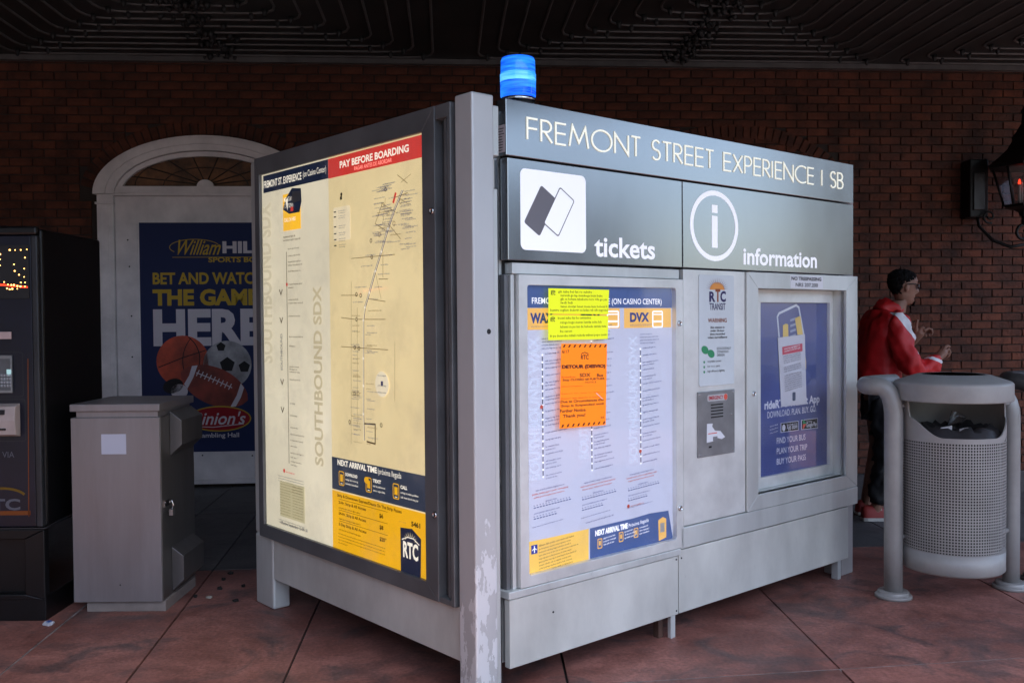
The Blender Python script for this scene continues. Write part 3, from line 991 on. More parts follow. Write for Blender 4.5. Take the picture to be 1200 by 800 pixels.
PAPER = ink('emissive_paper', (.62, .65, .78), .05, .6)  # pale blue paper, slightly emissive
NV = ink('schedule_navy', (.055, .10, .26), .10); YO = ink('schedule_yellow', (.80, .46, .12), .12); YL = ink('schedule_gold', (.82, .52, .10), .12)
BL_ = ink('schedule_blue', (.04, .08, .33)); GL = ink('ghost_grey', (.52, .57, .70), .12); RD = ink('schedule_red', (.75, .12, .08)); TX = ink('schedule_text', (.12, .15, .34)); DK = ink('line_dark', (.05, .06, .12))
WB = ink('band_white', (.80, .82, .88), .2)
sh = Sheet(rf, -.018)
sh.rect(.122, .430, .986, 1.526, PAPER); sh.lift()
sh.rect(.122, (0.128, 1.437)[1], .986, 1.526, NV)
zb0, zb1 = (0.128, 1.354)[1], (0.128, 1.436)[1]
sh.rect(.122, zb0, (0.652, 1.387)[0], zb1, YO).rect((0.678, 1.387)[0], zb0, (0.977, 1.385)[0], zb1, YO)
# bottom blocks with a wavy upper edge
wv = [(0.120, 0.555), (0.260, 0.554), (0.464, 0.556)]
sh.poly([(.122, .430), ((0.463, 0.488)[0], .430)] + [tuple(q) for q in wv[::-1]], YL)
wv = [(0.471, 0.556), (0.595, 0.558), (0.724, 0.559), (0.832, 0.565), (0.955, 0.560)]
sh.poly([((0.470, 0.486)[0], .430), (.986, .430)] + [tuple(q) for q in wv[::-1]], NV)
sh.lift()
q0, q1 = (0.167, 1.448), (0.915, 1.487)
sh.text('FREMONT STREET EXPERIENCE (ON CASINO CENTER)', (0.167, 1.464)[0], (0.167, 1.445)[1], (0.915, 1.469)[0], (0.168, 1.476)[1], WB, bold=.004)
for (x, w, t) in ((625, 30, 'WAX'), (742, 22, 'DVX')):
    pass
sh.text('WAX', (0.158, 1.375)[0], (0.158, 1.378)[1], (0.277, 1.374)[0], (0.158, 1.418)[1], BL_, bold=.05)
sh.text('SDX', (0.425, 1.372)[0], (0.425, 1.375)[1], (0.541, 1.371)[0], (0.425, 1.417)[1], BL_, bold=.05)
sh.text('DVX', (0.714, 1.369)[0], (0.714, 1.378)[1], (0.835, 1.368)[0], (0.715, 1.418)[1], BL_, bold=.05)
for x in (625, 684, 742):
    pass
for (a, b_) in (((0.162, 1.368), (0.268, 1.367)), ((0.714, 1.365), (0.843, 1.364)), ((0.714, 1.370), (0.854, 1.369))):
    sh.para(a[0], a[1] - .003, b_[0], TX, h=.005)
for (xa, xb) in (((0.576, 1.357), (0.647, 1.426)), ((0.854, 1.353), (0.923, 1.425))):
    a0, b0 = xa; a1, b1 = xb
    o_ = rrect(a0, b0, a1, b1, .008, 3); i_ = rrect(a0 + .007, b0 + .006, a1 - .007, b1 - .006, .004, 3)
    sh.ring(o_, i_, WB)
    sh.rect(a0 + .007, b0 + (b1 - b0) * .32, a1 - .007, b0 + (b1 - b0) * .42, WB).rect(a0 + .007, b0 + (b1 - b0) * .76, a1 - .007, b0 + (b1 - b0) * .82, WB)
# ghost lettering reading upwards
for (pa, pb, t) in (((0.148, 0.782), (0.205, 1.329), 'SOUTHBOUND WAX'), ((0.413, 0.837), (0.467, 1.304), 'SOUTHBOUND SDX'), ((0.705, 0.789), (0.759, 1.322), 'SOUTHBOUND DVX')):
    sh.text(t, pa[0], pa[1], pb[0], pb[1], GL, bold=.03, rot=90)
sh.lift()
# stop lines
for (pa, pb, stops, seed) in (((0.218, 1.258), (0.216, 0.790), 18, 1), ((0.484, 1.304), (0.480, 0.786), 20, 2), ((0.777, 1.265), (0.774, 0.782), 17, 3)):
    x = pa[0]
    sh.line([(x, pa[1]), (x, pb[1])], .0042, DK)
    rr = random.Random(seed)
    for k in range(stops):
        z = pa[1] + (pb[1] - pa[1]) * (k + .02) / (stops - .9)
        sh.lift(); sh.poly(ell(x, z, .0045, .0045, 8), WB); sh.lift(-1)
        wd = rr.uniform(.07, .12)
        sh.para(x + .014, z + .001, x + .014 + wd, TX, h=.0085, slope=.06, seed=k)
        if rr.random() < .3: sh.para(x + .014, z - .010, x + .014 + wd * .7, TX, h=.0075, slope=.06, seed=k + 50)
    for k in range(4):
        sh.para(x - .002, pa[1] + .022 + k * .0125, x + rr.uniform(.07, .12), TX, h=.0075, slope=.02, seed=k + 90)
for (x, z) in ((0.212, 1.060), (0.774, 0.836)):
    sh.lift(2); sh.poly(ell(x, z, .008, .008, 10), RD); sh.lift(-2)
# small timetables
for (xa, za, w, k) in ((*(0.160, 0.741), .19, 0), (*(0.419, 0.739), .20, 1), (*(0.689, 0.741), .19, 2)):
    sh.para(xa + .02, za, xa + w - .02, TX, h=.0085, slope=.05, seed=k + 3, dens=.9)
    sh.para(xa, za - .014, xa + w, RD, h=.0085, slope=.05, seed=k + 4, dens=1).para(xa + .01, za - .026, xa + w - .02, RD, h=.0075, slope=.05, seed=k + 5)
    sh.para(xa + .07, za - .045, xa + .13, BL_, h=.008, slope=.05)
    for j, nn in ((0, 1), (2, .6)):
        zz = za - .064 - j * .021
        c_ = 0
        while c_ < w * nn:
            sh.rect(xa + .008 + c_, zz + .05 * c_, xa + .019 + c_, zz + .004 + .05 * c_, TX).rect(xa + .008 + c_, zz + .009 + .05 * c_, xa + .013 + c_, zz + .012 + .05 * c_, TX); c_ += .0155
    sh.para(xa + .01, za - .086, xa + w * .75, BL_, h=.007, slope=.05, seed=k + 7)
    sh.para(xa, za - .137, xa + w * .85, TX, h=.006, slope=.06, seed=k + 8)
sh.lift(1); p = (0.693, 0.617); sh.poly(ell(p[0] + .005, p[1] - .003, .008, .008, 10), RD).para(p[0] + .018, p[1] - .007, p[0] + .10, RD, h=.008, slope=.05); sh.lift(-1)
a = (0.447, 0.579); sh.para(a[0], a[1], a[0] + .16, TX, h=.0085, slope=.06)
# bottom blocks
BB = ink('plane_blue', (.02, .05, .42)); TY = ink('text_on_yellow', (.20, .13, .05))
a = (0.154, 0.535); sh.rect(a[0], a[1] - .030, a[0] + .032, a[1] + .004, BB); sh.lift(); sh.line([(a[0] + .016, a[1] - .026), (a[0] + .016, a[1])], .004, WB).line([(a[0] + .004, a[1] - .016), (a[0] + .016, a[1] - .009), (a[0] + .028, a[1] - .016)], .003, WB); sh.lift(-1)
a = (0.189, 0.530)
for k in range(10):
    sh.para(a[0] + .004, a[1] - .002 - k * .0125, a[0] + R_.uniform(.17, .215), TY, h=.008 if k else .0105, slope=.055, seed=k)
a = (0.500, 0.521); b = (0.693, 0.524)
sh.lift(); 
def slanted(sh, t, a, b, h, m_, bold=.02):
    vs, fs = text_mesh(t, bold); x0 = min(v[0] for v in vs); x1 = max(v[0] for v in vs); y1 = max(v[1] for v in vs)
    sl = (b[1] - a[1]) / (b[0] - a[0]) if abs(b[0] - a[0]) > 1e-6 else 0
    sh.mb.add([sh.fn(a[0] + (v[0] - x0) / (x1 - x0) * (b[0] - a[0]), a[1] + sl * (v[0] - x0) / (x1 - x0) * (b[0] - a[0]) + v[1] / y1 * h, sh.d) for v in vs], fs, m_)
slanted(sh, 'NEXT ARRIVAL TIME', a, b, .022, WB, .05)
slanted(sh, 'Próxima llegada', (b[0] + .006, b[1] + .001), (0.824, 0.532), .015, WB, .0)
for (px, n3) in (((0.514, 0.469), 3), ((0.640, 0.476), 3), ((0.732, 0.479), 4)):
    x, z = px
    sh.ring(rrect(x - .001, z - .003, x + .026, z + .038, .004, 2), rrect(x + .003, z + .001, x + .022, z + .034, .003, 2), YO); sh.rect(x + .007, z + .010, x + .018, z + .028, YO)
    for k in range(3): sh.para(x + .034, z + .028 - k * .013 + .004, x + .034 + R_.uniform(.05, .075), WB, h=.009, slope=.06, seed=k)
a = (0.887, 0.443); sh.poly([(a[0] + .003, a[1] - .005), (a[0] + .052, a[1] + .004), (a[0] + .052, a[1] + .085), (a[0] + .03, a[1] + .095), (a[0], a[1] + .085)], YO); sh.lift(); sh.rect(a[0] + .012, a[1] + .03, a[0] + .040, a[1] + .07, ink('paper_grey', (.5, .48, .44)))
sh.build('schedule_poster', cab_o)

# ---- warning plate and intercom
plate = MB(); plate.prism(rrect(1.144, 1.088, 1.400, 1.585, .008), 1, -.0045, -.0003, mat('plate_white', (.66, .72, .74), .45, 0, .03)); plate_o = plate.build('warning_plate', kiosk, bevel=.001)
DP = ink('rtc_purple', (.045, .035, .12)); BN = ink('rtc_brown', (.30, .09, .04)); GN = ink('leaf_green', (.05, .30, .13)); ORN = ink('sun_orange', (.80, .33, .08)); BLK = INK
sh = Sheet(rf, .0052)
c0 = (1.274, 1.517)
for k in range(15):
    t = PI * (k + .5) / 15
    sh.poly([(c0[0] + .05 * math.cos(t - .07), c0[1] + .025 * math.sin(t - .07) + .004), (c0[0] + .085 * math.cos(t), c0[1] + .055 * math.sin(t) + .004), (c0[0] + .05 * math.cos(t + .07), c0[1] + .025 * math.sin(t + .07) + .004)], ink('ray_grey', (.35, .30, .33)))
sh.poly(ell(c0[0], c0[1] + .002, .055, .034, 18, a0=0, a1=180), ORN); sh.lift()
a, b = (1.215, 1.464), (1.337, 1.532)
w_ = b[0] - a[0]
sh.text('R', a[0], a[1], a[0] + w_ * .36, c0[1] - .006, DP, bold=.04).text('T', a[0] + w_ * .36, a[1], a[0] + w_ * .66, c0[1] + .006, BN, bold=.04).text('C', a[0] + w_ * .66, a[1] - .0, b[0], c0[1] - .003, DP, bold=.04)
sh.text('TRANSIT', (1.217, 1.394)[0], (1.218, 1.428)[1], (1.334, 1.394)[0], (1.218, 1.459)[1], DP, bold=.01)
sh.text('WARNING', (1.205, 1.372)[0], (1.205, 1.372)[1], (1.343, 1.370)[0], (1.205, 1.391)[1], BN, bold=.02)
for k, t in enumerate(('this station is', 'under 24-hour', 'time recorded', 'video surveillance')):
    hw_ = (.052, .052, .055, .072)[k]; zz = (1.270, 1.345)[1] - k * .0150
    sh.text(t, c0[0] - hw_, zz, c0[0] + hw_, zz + .0105, BLK, bold=.012)
a = (1.183, 1.250); sh.poly(ell(a[0], a[1], .026, .018, 14, rot=-.3), GN).poly(ell(a[0] + .044, a[1] - .018, .026, .018, 14, rot=-.3), GN)
for k, t in enumerate(('ECOLOGICALLY', 'CONSCIOUS', 'DESIGN')):
    zz = (1.270, 1.249)[1] - k * .015; sh.text(t, (1.270, 1.247)[0], zz, (1.270, 1.247)[0] + (.105, .085, .055)[k], zz + .0105, BLK, bold=.0)
for k, t in enumerate(('recyclable content', 'low v.o.c. paint', 'high efficiency lighting')):
    zz = (1.177, 1.191)[1] - k * .022; sh.poly(ell((1.177, 1.193)[0], zz + .005, .006, .006, 8), GN).text(t, (1.201, 1.192)[0], zz, (1.201, 1.192)[0] + (.10, .09, .125)[k], zz + .012, BLK, bold=.0)
sh.build('plate_print', plate_o)

ic = MB(); ic.box(1.131, 1.400, -.007, -.0003, .772, 1.064, mat('intercom_steel', (.30, .31, .32), .4, .7, .12, 7)); ic_o = ic.build('intercom', kiosk, bevel=.0015)
sh = Sheet(rf, .0078)
a = (1.200, 1.026)
sh.poly(rrect(1.196, 1.018, 1.345, 1.048, .010), ink('callbox_white', (.5, .5, .5))); sh.lift()
sh.text('EMERGENCY', 1.206, 1.025, 1.312, 1.042, ink('deep_red', (.45, .02, .03)), bold=.03)
sh.poly(ell(1.330, 1.033, .014, .014, 14), RD)
sh.poly([(1.190, .835), (1.25, .838), (1.27, .850), (1.30, .842), (1.325, .850), (1.29, .880), (1.25, .885), (1.23, .905), (1.235, .918), (1.192, .920)], WHITE).lift(); sh.rect(1.20, .872, 1.265, .876, RD).rect(1.235, .838, 1.268, .858, ink('callbox_grey', (.25, .25, .26))).rect(1.205, .810, 1.225, .818, INK)
sh.build('intercom_print', ic_o)
for k in range(5):
    mb = MB(); mb.prism(rrect(1.222, .999 - k * .0140, 1.312, 1.005 - k * .0140, .003, 2), 1, -.0084, -.0071, SEAM); mb.build('speaker_slot', ic_o)
for sx_, z_ in ((1.143, 1.052), (1.388, 1.052), (1.143, .784), (1.388, .784), (1.375, .95)):
    mb = MB(); mb.lathe([(.005, 0), (.003, .002)], (sx_, -.0071, z_), CHROME, 8, ax='y'); mb.build('screw', ic_o)

# ---- recessed information case
mb = MB(); frame_R(mb, (1.494, .481, 2.488, 1.606), (1.582, .551, 2.376, 1.530), .010, -.03, METAL); case = mb.build('case_door', kiosk, bevel=.0015)
mb = MB()
for q in ((1.572, 1.582, .551, 1.53), (2.376, 2.386, .551, 1.53)): mb.box(q[0], q[1], .004, .10, q[2], q[3], METAL)
mb.box(1.572, 2.386, .004, .10, 1.53, 1.54, METAL); mb.box(1.572, 2.386, .004, .10, .541, .551, METAL); mb.build('case_reveal', case)
mb = MB(); frame_R(mb, (1.583, .552, 2.375, 1.529), (1.715, .606, 2.345, 1.466), -.068, -.095, LIGHTM); mb.build('inner_frame', case, bevel=.001)
mb = MB(); mb.box(1.70, 2.36, .079, .081, .60, 1.47, GLASS); mb.build('glass_pane', case)
lock((1.543, 1.034)[0], .010, (1.543, 1.034)[1], 'R', case)
APP = ink('app_blue', (.115, .15, .40)); APP2 = ink('app_white', (.72, .74, .84)); BADGE = ink('badge_black', (.01, .01, .012))
def appmat():
    m = mat('app_poster_blue', (.095, .125, .34), .45, 0, .25, 2.5, stretch=(1, 1, .6), col2=(.05, .068, .22)); return m
sh = Sheet(rf, -.086)
sh.rect(1.71, .60, 2.35, 1.47, appmat()); sh.lift()
slanted(sh, 'rideRTC Transit App', (1.772, 0.938), (2.273, 0.942), .040, APP2, .035)
slanted(sh, 'DOWNLOAD. PLAN. BUY. GO.', (1.797, 0.892), (2.239, 0.895), .032, APP2, .006)
slanted(sh, 'FIND YOUR BUS', (1.878, 0.757), (2.138, 0.755), .030, APP2, .006)
slanted(sh, 'PLAN YOUR TRIP', (1.878, 0.705), (2.154, 0.702), .030, APP2, .006)
slanted(sh, 'BUY YOUR PASS', (1.878, 0.652), (2.142, 0.650), .030, APP2, .006)
def quadbox(sh, pts, m_): sh.poly([tuple(p) for p in pts], m_)
quadbox(sh, ((1.912, 0.810), (2.074, 0.809), (2.074, 0.858), (1.912, 0.859)), APP2); quadbox(sh, ((2.098, 0.809), (2.256, 0.805), (2.256, 0.859), (2.098, 0.860)), APP2); sh.lift()
quadbox(sh, ((1.917, 0.813), (2.070, 0.812), (2.070, 0.855), (1.917, 0.857)), BADGE); quadbox(sh, ((2.103, 0.812), (2.252, 0.808), (2.252, 0.857), (2.103, 0.857)), BADGE); sh.lift()
slanted(sh, 'App Store', (1.965, 0.821), (2.062, 0.821), .026, APP2, .01); slanted(sh, 'Download on the', (1.965, 0.841), (2.062, 0.841), .010, APP2, .0)
slanted(sh, 'Google Play', (2.146, 0.819), (2.244, 0.819), .022, APP2, .01); slanted(sh, 'GET IT ON', (2.146, 0.840), (2.199, 0.839), .010, APP2, .0)
a = (1.939, 0.836); sh.poly(ell(a[0], a[1] - .003, .015, .018, 12), APP2)
a = (2.112, 0.837); sh.poly([(a[0], a[1] - .028), (a[0] + .035, a[1]), (a[0], a[1])], RD).poly([(a[0], a[1] + .001), (a[0] + .035, a[1] + .001), (a[0], a[1] + .028)], GN)
for k in range(3): 
    a = (1.816, 0.850); sh.para(a[0], a[1] - .004 - k * .017, a[0] + .07, APP2, h=.009, slope=.1, seed=k)
# hand-held phone picture behind the sheet of paper
PH = ink('phone_grey', (.33, .38, .55)); PHY = ink('phone_yellow', (.80, .58, .18))
q = [(1.898, 1.292), (1.883, 1.395), (1.898, 1.412), (2.051, 1.453), (2.075, 1.442), (2.122, 1.297)]
sh.line([tuple(v) for v in q], .012, ink('phone_white', (.62, .68, .78)))
quadbox(sh, ((1.932, 1.292), (1.932, 1.352), (1.958, 1.360), (1.978, 1.356), (1.981, 1.291)), PHY); quadbox(sh, ((2.063, 1.302), (2.039, 1.386), (2.090, 1.399), (2.114, 1.301)), PHY)
quadbox(sh, ((2.114, 1.288), (2.138, 1.128), (2.143, 1.119), (2.143, 1.159)), PHY)
for k in range(4):
    a = (1.997, 1.321); sh.line([(a[0], a[1] - .03 + k * .028), (a[0] + .05, a[1] - .02 + k * .028)], .012, PH)
a = (1.722, 1.275)
sh.build('app_poster', case)
mb = MB(); mb.box((1.850, 1.567)[0], (2.144, 1.572)[0], -.0112, -.0102, 1.5355, 1.598, WHITE); lab = mb.build('label_strip', case)
sh = Sheet(rf, .0118)
sh.text('NO TRESPASSING', (1.858, 1.575)[0], 1.574, (2.128, 1.581)[0], 1.592, INK, bold=.035).text('NRS 207.200', (1.895, 1.542)[0], 1.543, (2.096, 1.545)[0], 1.562, INK, bold=.02)
sh.build('label_print', lab)

# ---- left-hand face: framed, backlit route map
mb = MB()
def lq(pts, d0, d1, material): mb.prism(pts, 0, -d0, -d1, material)
T0, T1, Z0, Z1 = .182, 1.654, .350, 2.176
t0, t1, z0_, z1_ = .262, 1.606, .412, 2.094
for q in ([(T0, Z0), (t0, z0_), (t0, z1_), (T0, Z1)], [(T1, Z0), (T1, Z1), (t1, z1_), (t1, z0_)], [(T0, Z0), (T1, Z0), (t1, z0_), (t0, z0_)], [(T0, Z1), (t0, z1_), (t1, z1_), (T1, Z1)]):
    lq(q, .160, .10, DARKF)
mapc = mb.build('map_door', kiosk, bevel=.002)
lb('hinge_stile', .086, .106, .350, 2.176, .160, .10, DARKF)
lb('hinge_stile', .106, .178, .350, .372, .158, .10, DARKF)
lb('hinge_stile', .106, .178, 2.125, 2.176, .158, .10, DARKF)
lb('hinge_channel', .1065, .1775, .373, 2.124, .128, .10, mat('channel_black', (.03, .031, .033), .4))
lb('hinge_channel', .128, .142, .373, 2.124, .145, .127, DARKF, .001)
lb('map_case', .070, 1.66, .352, 2.17, .098, -.03, DARKF)
lb('foot_panel', .077, 1.550, .152, .349, .138, .11, PANEL, .002)
lb('foot_panel', .068, .0765, .10, 2.16, .10, .0, BLACK, 0)
lb('side_post', 1.556, 1.742, 0, .349, .140, .05, METAL, .01)
lb('side_post', 1.664, 1.742, .3495, 2.172, .140, .05, METAL, .012)
mb = MB(); mb.box(-.152, -.150, t0 - .004, t1 + .004, z0_ - .004, z1_ + .004, glass('map_glass', rough=.06, smear=.10)); mb.build('glass_pane', mapc)
lock(R_.uniform(.1, .1) + .098, .160, (-0.216, 1.795)[1], 'L', mapc); lock(.198, .160, (-0.203, 0.673)[1], 'L', mapc)

def lit(name, col, e):
    m = mat(name, col, .6, 0, .07, 1.4, emit=e * .52, bump=0); return m
CRM = lit('backlit_cream', (.74, .61, .33), .36); CR2 = lit('backlit_cream_edge', (.74, .68, .50), .34)
NV2 = ink('map_navy', (.016, .026, .060), .10); RED2 = ink('map_red', (.58, .045, .035), .18); YG = lit('map_gold', (.80, .42, .01), .36); LT = ink('map_white', (.75, .70, .58), .25)
GH = ink('map_ghost', (.53, .46, .29), .18); BR = ink('map_brown', (.16, .10, .04)); GB = ink('map_slate', (.10, .11, .19)); SL = ink('slate_band', (.035, .047, .075), .15); OC = ink('bus_gold', (.60, .33, .02), .35)
lf = lambda a, b, d: (-d, -a, b)
sh = Sheet(lf, .1442)
amid = (-0.975, 2.039)[0]
sh.rect(-t1 + .0, z0_, amid, z1_, CR2).rect(amid, z0_, -t0, z1_, CRM); sh.lift()
sh.rect(-1.590, 2.006, amid - .0005, 2.088, NV2).rect(amid, 2.004, -t0, 2.088, RED2)
sh.rect(amid, (-0.999, 0.667)[1], -t0, (-0.995, 0.806)[1], SL).rect(amid, z0_, -t0, (-0.999, 0.667)[1] - .006, YG); sh.lift()
sh.text('FREMONT ST. EXPERIENCE', -1.585, 2.028, (-1.213, 2.068)[0], 2.062, LT, bold=.02).text('(on Casino Center)', (-1.198, 2.066)[0], 2.028, (-0.993, 2.041)[0], 2.064, LT, bold=0)
sh.text('PAY BEFORE BOARDING', (-0.878, 2.063)[0], 2.036, (-0.367, 2.030)[0], 2.066, LT, bold=.03).text('PAGAR ANTES DE ABORDAR', (-0.762, 2.048)[0], 2.013, (-0.484, 2.045)[0], 2.029, ink('map_pink', (.75, .25, .2), .4), bold=0)
sh.text('SOUTHBOUND SDX', (-1.642, 1.709)[0], (-1.586, 1.193)[1], (-1.516, 1.702)[0], (-1.561, 1.957)[1], ink('map_ghost_pale', (.62, .56, .39), .18), bold=.03, rot=90)
sh.text('SOUTHBOUND SDX', (-1.123, 1.681)[0], (-1.101, 0.753)[1], (-1.047, 1.676)[0], (-1.080, 1.547)[1], GH, bold=.03, rot=90)
a, b = (-1.392, 1.810), (-1.224, 1.978)
sh.poly([(a[0], a[1]), (b[0], a[1]), (b[0], b[1] - .02), (b[0] - .01, b[1]), (a[0], b[1])], OC); sh.lift()
for k, (w_, hh) in enumerate(((.12, .022), (.09, .022))): sh.text(('MY STATION', 'STATIONS')[k], a[0] + .01, b[1] - .035 - k * .03, a[0] + .01 + w_, b[1] - .014 - k * .03, LT, bold=.02)
sh.text('CALL 24 HRS', a[0] + .01, a[1] + .04, a[0] + .12, a[1] + .058, LT, bold=.02)
sh.poly([(a[0] + .0, a[1] + .10), (a[0] + .03, a[1] + .15), (a[0] + .09, a[1] + .19), (b[0] + .006, a[1] + .18), (b[0] + .010, a[1] + .12), (b[0] - .01, a[1] + .075), (a[0] + .06, a[1] + .075)], NV2); sh.lift()
sh.poly([(a[0] + .045, a[1] + .09), (a[0] + .05, a[1] + .15), (a[0] + .025, a[1] + .14)], LT).poly([(a[0] + .085, a[1] + .12), (a[0] + .09, a[1] + .175), (b[0] - .002, a[1] + .17), (b[0], a[1] + .125)], ink('bus_glass', (.12, .13, .14))).rect(a[0] + .075, a[1] + .085, a[0] + .10, a[1] + .105, RED2); sh.lift(-2)
sh.para((-1.393, 1.775)[0], (-1.393, 1.778)[1], (-1.278, 1.767)[0], BR, h=.014).para((-1.394, 1.759)[0], (-1.394, 1.763)[1], (-1.230, 1.763)[0], BR, h=.012)
# station line
x = (-1.365, 1.299)[0]; zt, zb = (-1.353, 1.713)[1], (-1.357, 0.732)[1]
sh.line([(x, zt), (x - .002, zb)], .0045, BR)
rr = random.Random(5)
for yy in (292, 300, 307, 311, 318, 333, 337, 351, 355, 370, 394, 405, 429, 432, 435, 444, 472, 486, 500, 508, 515, 522, 530, 535, 540, 544):
    z = zt + (zb - zt) * (yy - 295) / 248
    if yy == 333: sh.poly(ell(x, z, .009, .009, 8), RED2)
    sh.para(x + .014, z - .003, x + .014 + rr.uniform(.05, .14), BR, h=.010, seed=yy)
for yy in (342, 375, 448, 481):
    z = zt + (zb - zt) * (yy - 295) / 248
    sh.line([(x - .075, z + .014), (x - .06, z - .010), (x - .045, z + .014)], .006, BR)
z = zt + (zb - zt) * (434 - 295) / 248
z2 = zt + (zb - zt) * (391 - 295) / 248
sh.text('SOUTHBOUND', x - .072, z, x - .052, z2, GB, bold=0, rot=90)
a = (-1.417, 0.689); sh.poly(ell(a[0], a[1] + .003, .010, .010, 8), RED2).para(a[0] + .016, a[1] - .003, a[0] + .10, RED2, h=.010)
a = (-1.478, 0.665)
PALE = ink('map_box', (.60, .54, .32), .15); BR4 = ink('table_brown', (.26, .20, .09), .05)
sh.rect(a[0] + .015, (-1.484, 0.473)[1], a[0] + .255, (-1.479, 0.641)[1], PALE); sh.lift()
for k in range(12): sh.para(a[0] + .018, (-1.479, 0.625)[1] - k * .0128, a[0] + (.12 if k > 2 else .23), BR4, h=.008, seed=k).para(a[0] + .14, (-1.479, 0.625)[1] - k * .0128, a[0] + .24, BR4, h=.008, seed=k + 40)
sh.lift(-1)
for k in range(3): sh.para(a[0] + .0, (-1.478, 0.661)[1] - k * .012, a[0] + .25, GB, h=.007, seed=k + 70)
for k in range(2): sh.para(a[0] + .0, (-1.484, 0.453)[1] - k * .012, a[0] + .25, GB, h=.007, seed=k + 80)
sh.text('Effective September 12-09-18', (-1.459, 0.445)[0], (-1.459, 0.436)[1] - .004, (-1.201, 0.485)[0], (-1.459, 0.445)[1] + .006, GB, bold=.01)
# map itself
BR3 = ink('map_brown_light', (.30, .22, .10), .05); GB3 = ink('map_slate_light', (.20, .20, .27), .08)
sh.poly(ell(*(-0.868, 1.926), .008, .008, 10), INK).rect((-0.875, 1.908)[0] - .004, (-0.875, 1.912)[1] - .008, (-0.875, 1.908)[0] + .012, (-0.875, 1.912)[1] + .006, INK)
box_ = rrect((-0.936, 1.725)[0], (-0.936, 1.732)[1], (-0.797, 1.716)[0], (-0.793, 1.875)[1], .012)
sh.poly(box_, ink('map_key', (.76, .66, .44), .18)); sh.lift()
for k, yy in enumerate((249, 254, 264, 271, 277, 283)):
    q = (-0.892, 1.805)[0]; z = (-0.933, 1.856)[1] - (yy - 249) * .0042
    sh.rect((-0.931, 1.808)[0], z - .002, (-0.913, 1.807)[0], z + .003, INK).para(q, z, q + .055, GB, h=.006, seed=yy).para(q, z - .009, q + .05, GB, h=.006, seed=yy + 9)
sh.lift(-1)
road = [(-0.410, 1.895), (-0.470, 1.821), (-0.514, 1.755), (-0.564, 1.667), (-0.610, 1.591), (-0.656, 1.506), (-0.690, 1.448), (-0.704, 1.396), (-0.708, 1.238), (-0.710, 1.125), (-0.713, 1.009), (-0.709, 0.900)]
road = [tuple(q) for q in road]
sh.line(road, .011, ink('road_pale', (.74, .66, .44), .18)); sh.lift()
sh.line([(x + .004, z) for x, z in road], .0045, ink('road_slate', (.12, .12, .24), .05)).lift().line([(x - .006, z) for x, z in road[:7]], .0025, MATS['road_slate']); sh.line([tuple((-0.457, 1.890)), tuple((-0.476, 1.852))], .012, RED2); sh.lift()
for q in road[2:-1]: sh.poly(ell(q[0], q[1], .0055, .0055, 8), LT)
sh.line([tuple((-0.707, 0.970)), tuple((-0.623, 0.974)), tuple((-0.625, 0.894)), tuple((-0.689, 0.898))], .006, BR)
for (p, q) in (((-0.792, 1.652), (-0.468, 1.651)), ((-0.878, 1.501), (-0.741, 1.498)), ((-0.663, 1.482), (-0.538, 1.469)), ((-0.880, 1.407), (-0.770, 1.399)), ((-0.757, 1.399), (-0.539, 1.398)), ((-0.883, 1.284), (-0.523, 1.277)), ((-0.552, 1.666), (-0.554, 1.565)), ((-0.585, 1.559), (-0.518, 1.557))):
    sh.line([tuple(p), tuple(q)], .0026, BR3)
for (cx__, cy__) in ((436,301), (418,345), (422,346), (418,374), (416,407), (421,408), (452,222)):
    pass
for q in ((-0.634, 1.650), (-0.755, 1.502), (-0.722, 1.497), (-0.757, 1.399), (-0.773, 1.282), (-0.740, 1.279), (-0.529, 1.911), (-0.639, 1.716), (-0.778, 1.090), (-0.821, 0.968), (-0.579, 0.974)):
    sh.ring(ell(q[0], q[1], .009, .009, 12), ell(q[0], q[1], .0055, .0055, 12), BR)
rr = random.Random(9)
sh.lift()
for (p_, q_) in (((-0.560, 1.860), (-0.447, 1.809)), ((-0.592, 1.822), (-0.470, 1.825)), ((-0.529, 1.877), (-0.550, 1.778)), ((-0.434, 1.867), (-0.365, 1.835)), ((-0.581, 1.760), (-0.507, 1.761)), ((-0.794, 1.556), (-0.810, 0.876)), ((-0.749, 1.449), (-0.760, 0.952)), ((-0.610, 1.591), (-0.568, 1.480)), ((-0.474, 1.311), (-0.479, 1.076)), ((-0.421, 1.925), (-0.351, 1.950))):
    sh.line([tuple(p_), tuple(q_)], .0018, BR3)
for q in ((-0.548, 1.852), (-0.512, 1.815), (-0.471, 1.772), (-0.575, 1.736), (-0.422, 1.853), (-0.791, 1.089), (-0.751, 1.091)):
    sh.ring(ell(q[0], q[1], .010, .010, 10), ell(q[0], q[1], .0075, .0075, 10), BR3)
for k in range(40):
    zz = rr.uniform((-0.715, 0.885)[1], (-0.705, 1.378)[1]); sd_ = rr.choice((-1, 1)); xx = (-0.710, 1.132)[0] + (.02 if sd_ > 0 else -.02 - .06)
    sh.para(xx, zz, xx + rr.uniform(.03, .07), GB3 if k % 3 else BR3, h=.0065, seed=k + 200)
for i in range(len(road) - 1):
    (x0, z0q), (x1, z1q) = road[i], road[i + 1]
    n__ = max(1, int(abs(z0q - z1q) / .033))
    for k in range(n__):
        u = (k + .5) / n__; xx, zz = x0 + (x1 - x0) * u, z0q + (z1q - z0q) * u
        w1 = rr.uniform(.05, .10)
        if rr.random() < .85: sh.para(xx - .03 - w1, zz + rr.uniform(-.01, .01), xx - .03, GB3 if rr.random() < .7 else BR3, h=.0075, seed=k + i * 10)
        if rr.random() < .85: sh.para(xx + .03, zz + rr.uniform(-.01, .01), xx + .03 + rr.uniform(.05, .1), GB3 if rr.random() < .8 else BR3, h=.0075, seed=k + i * 10 + 5)
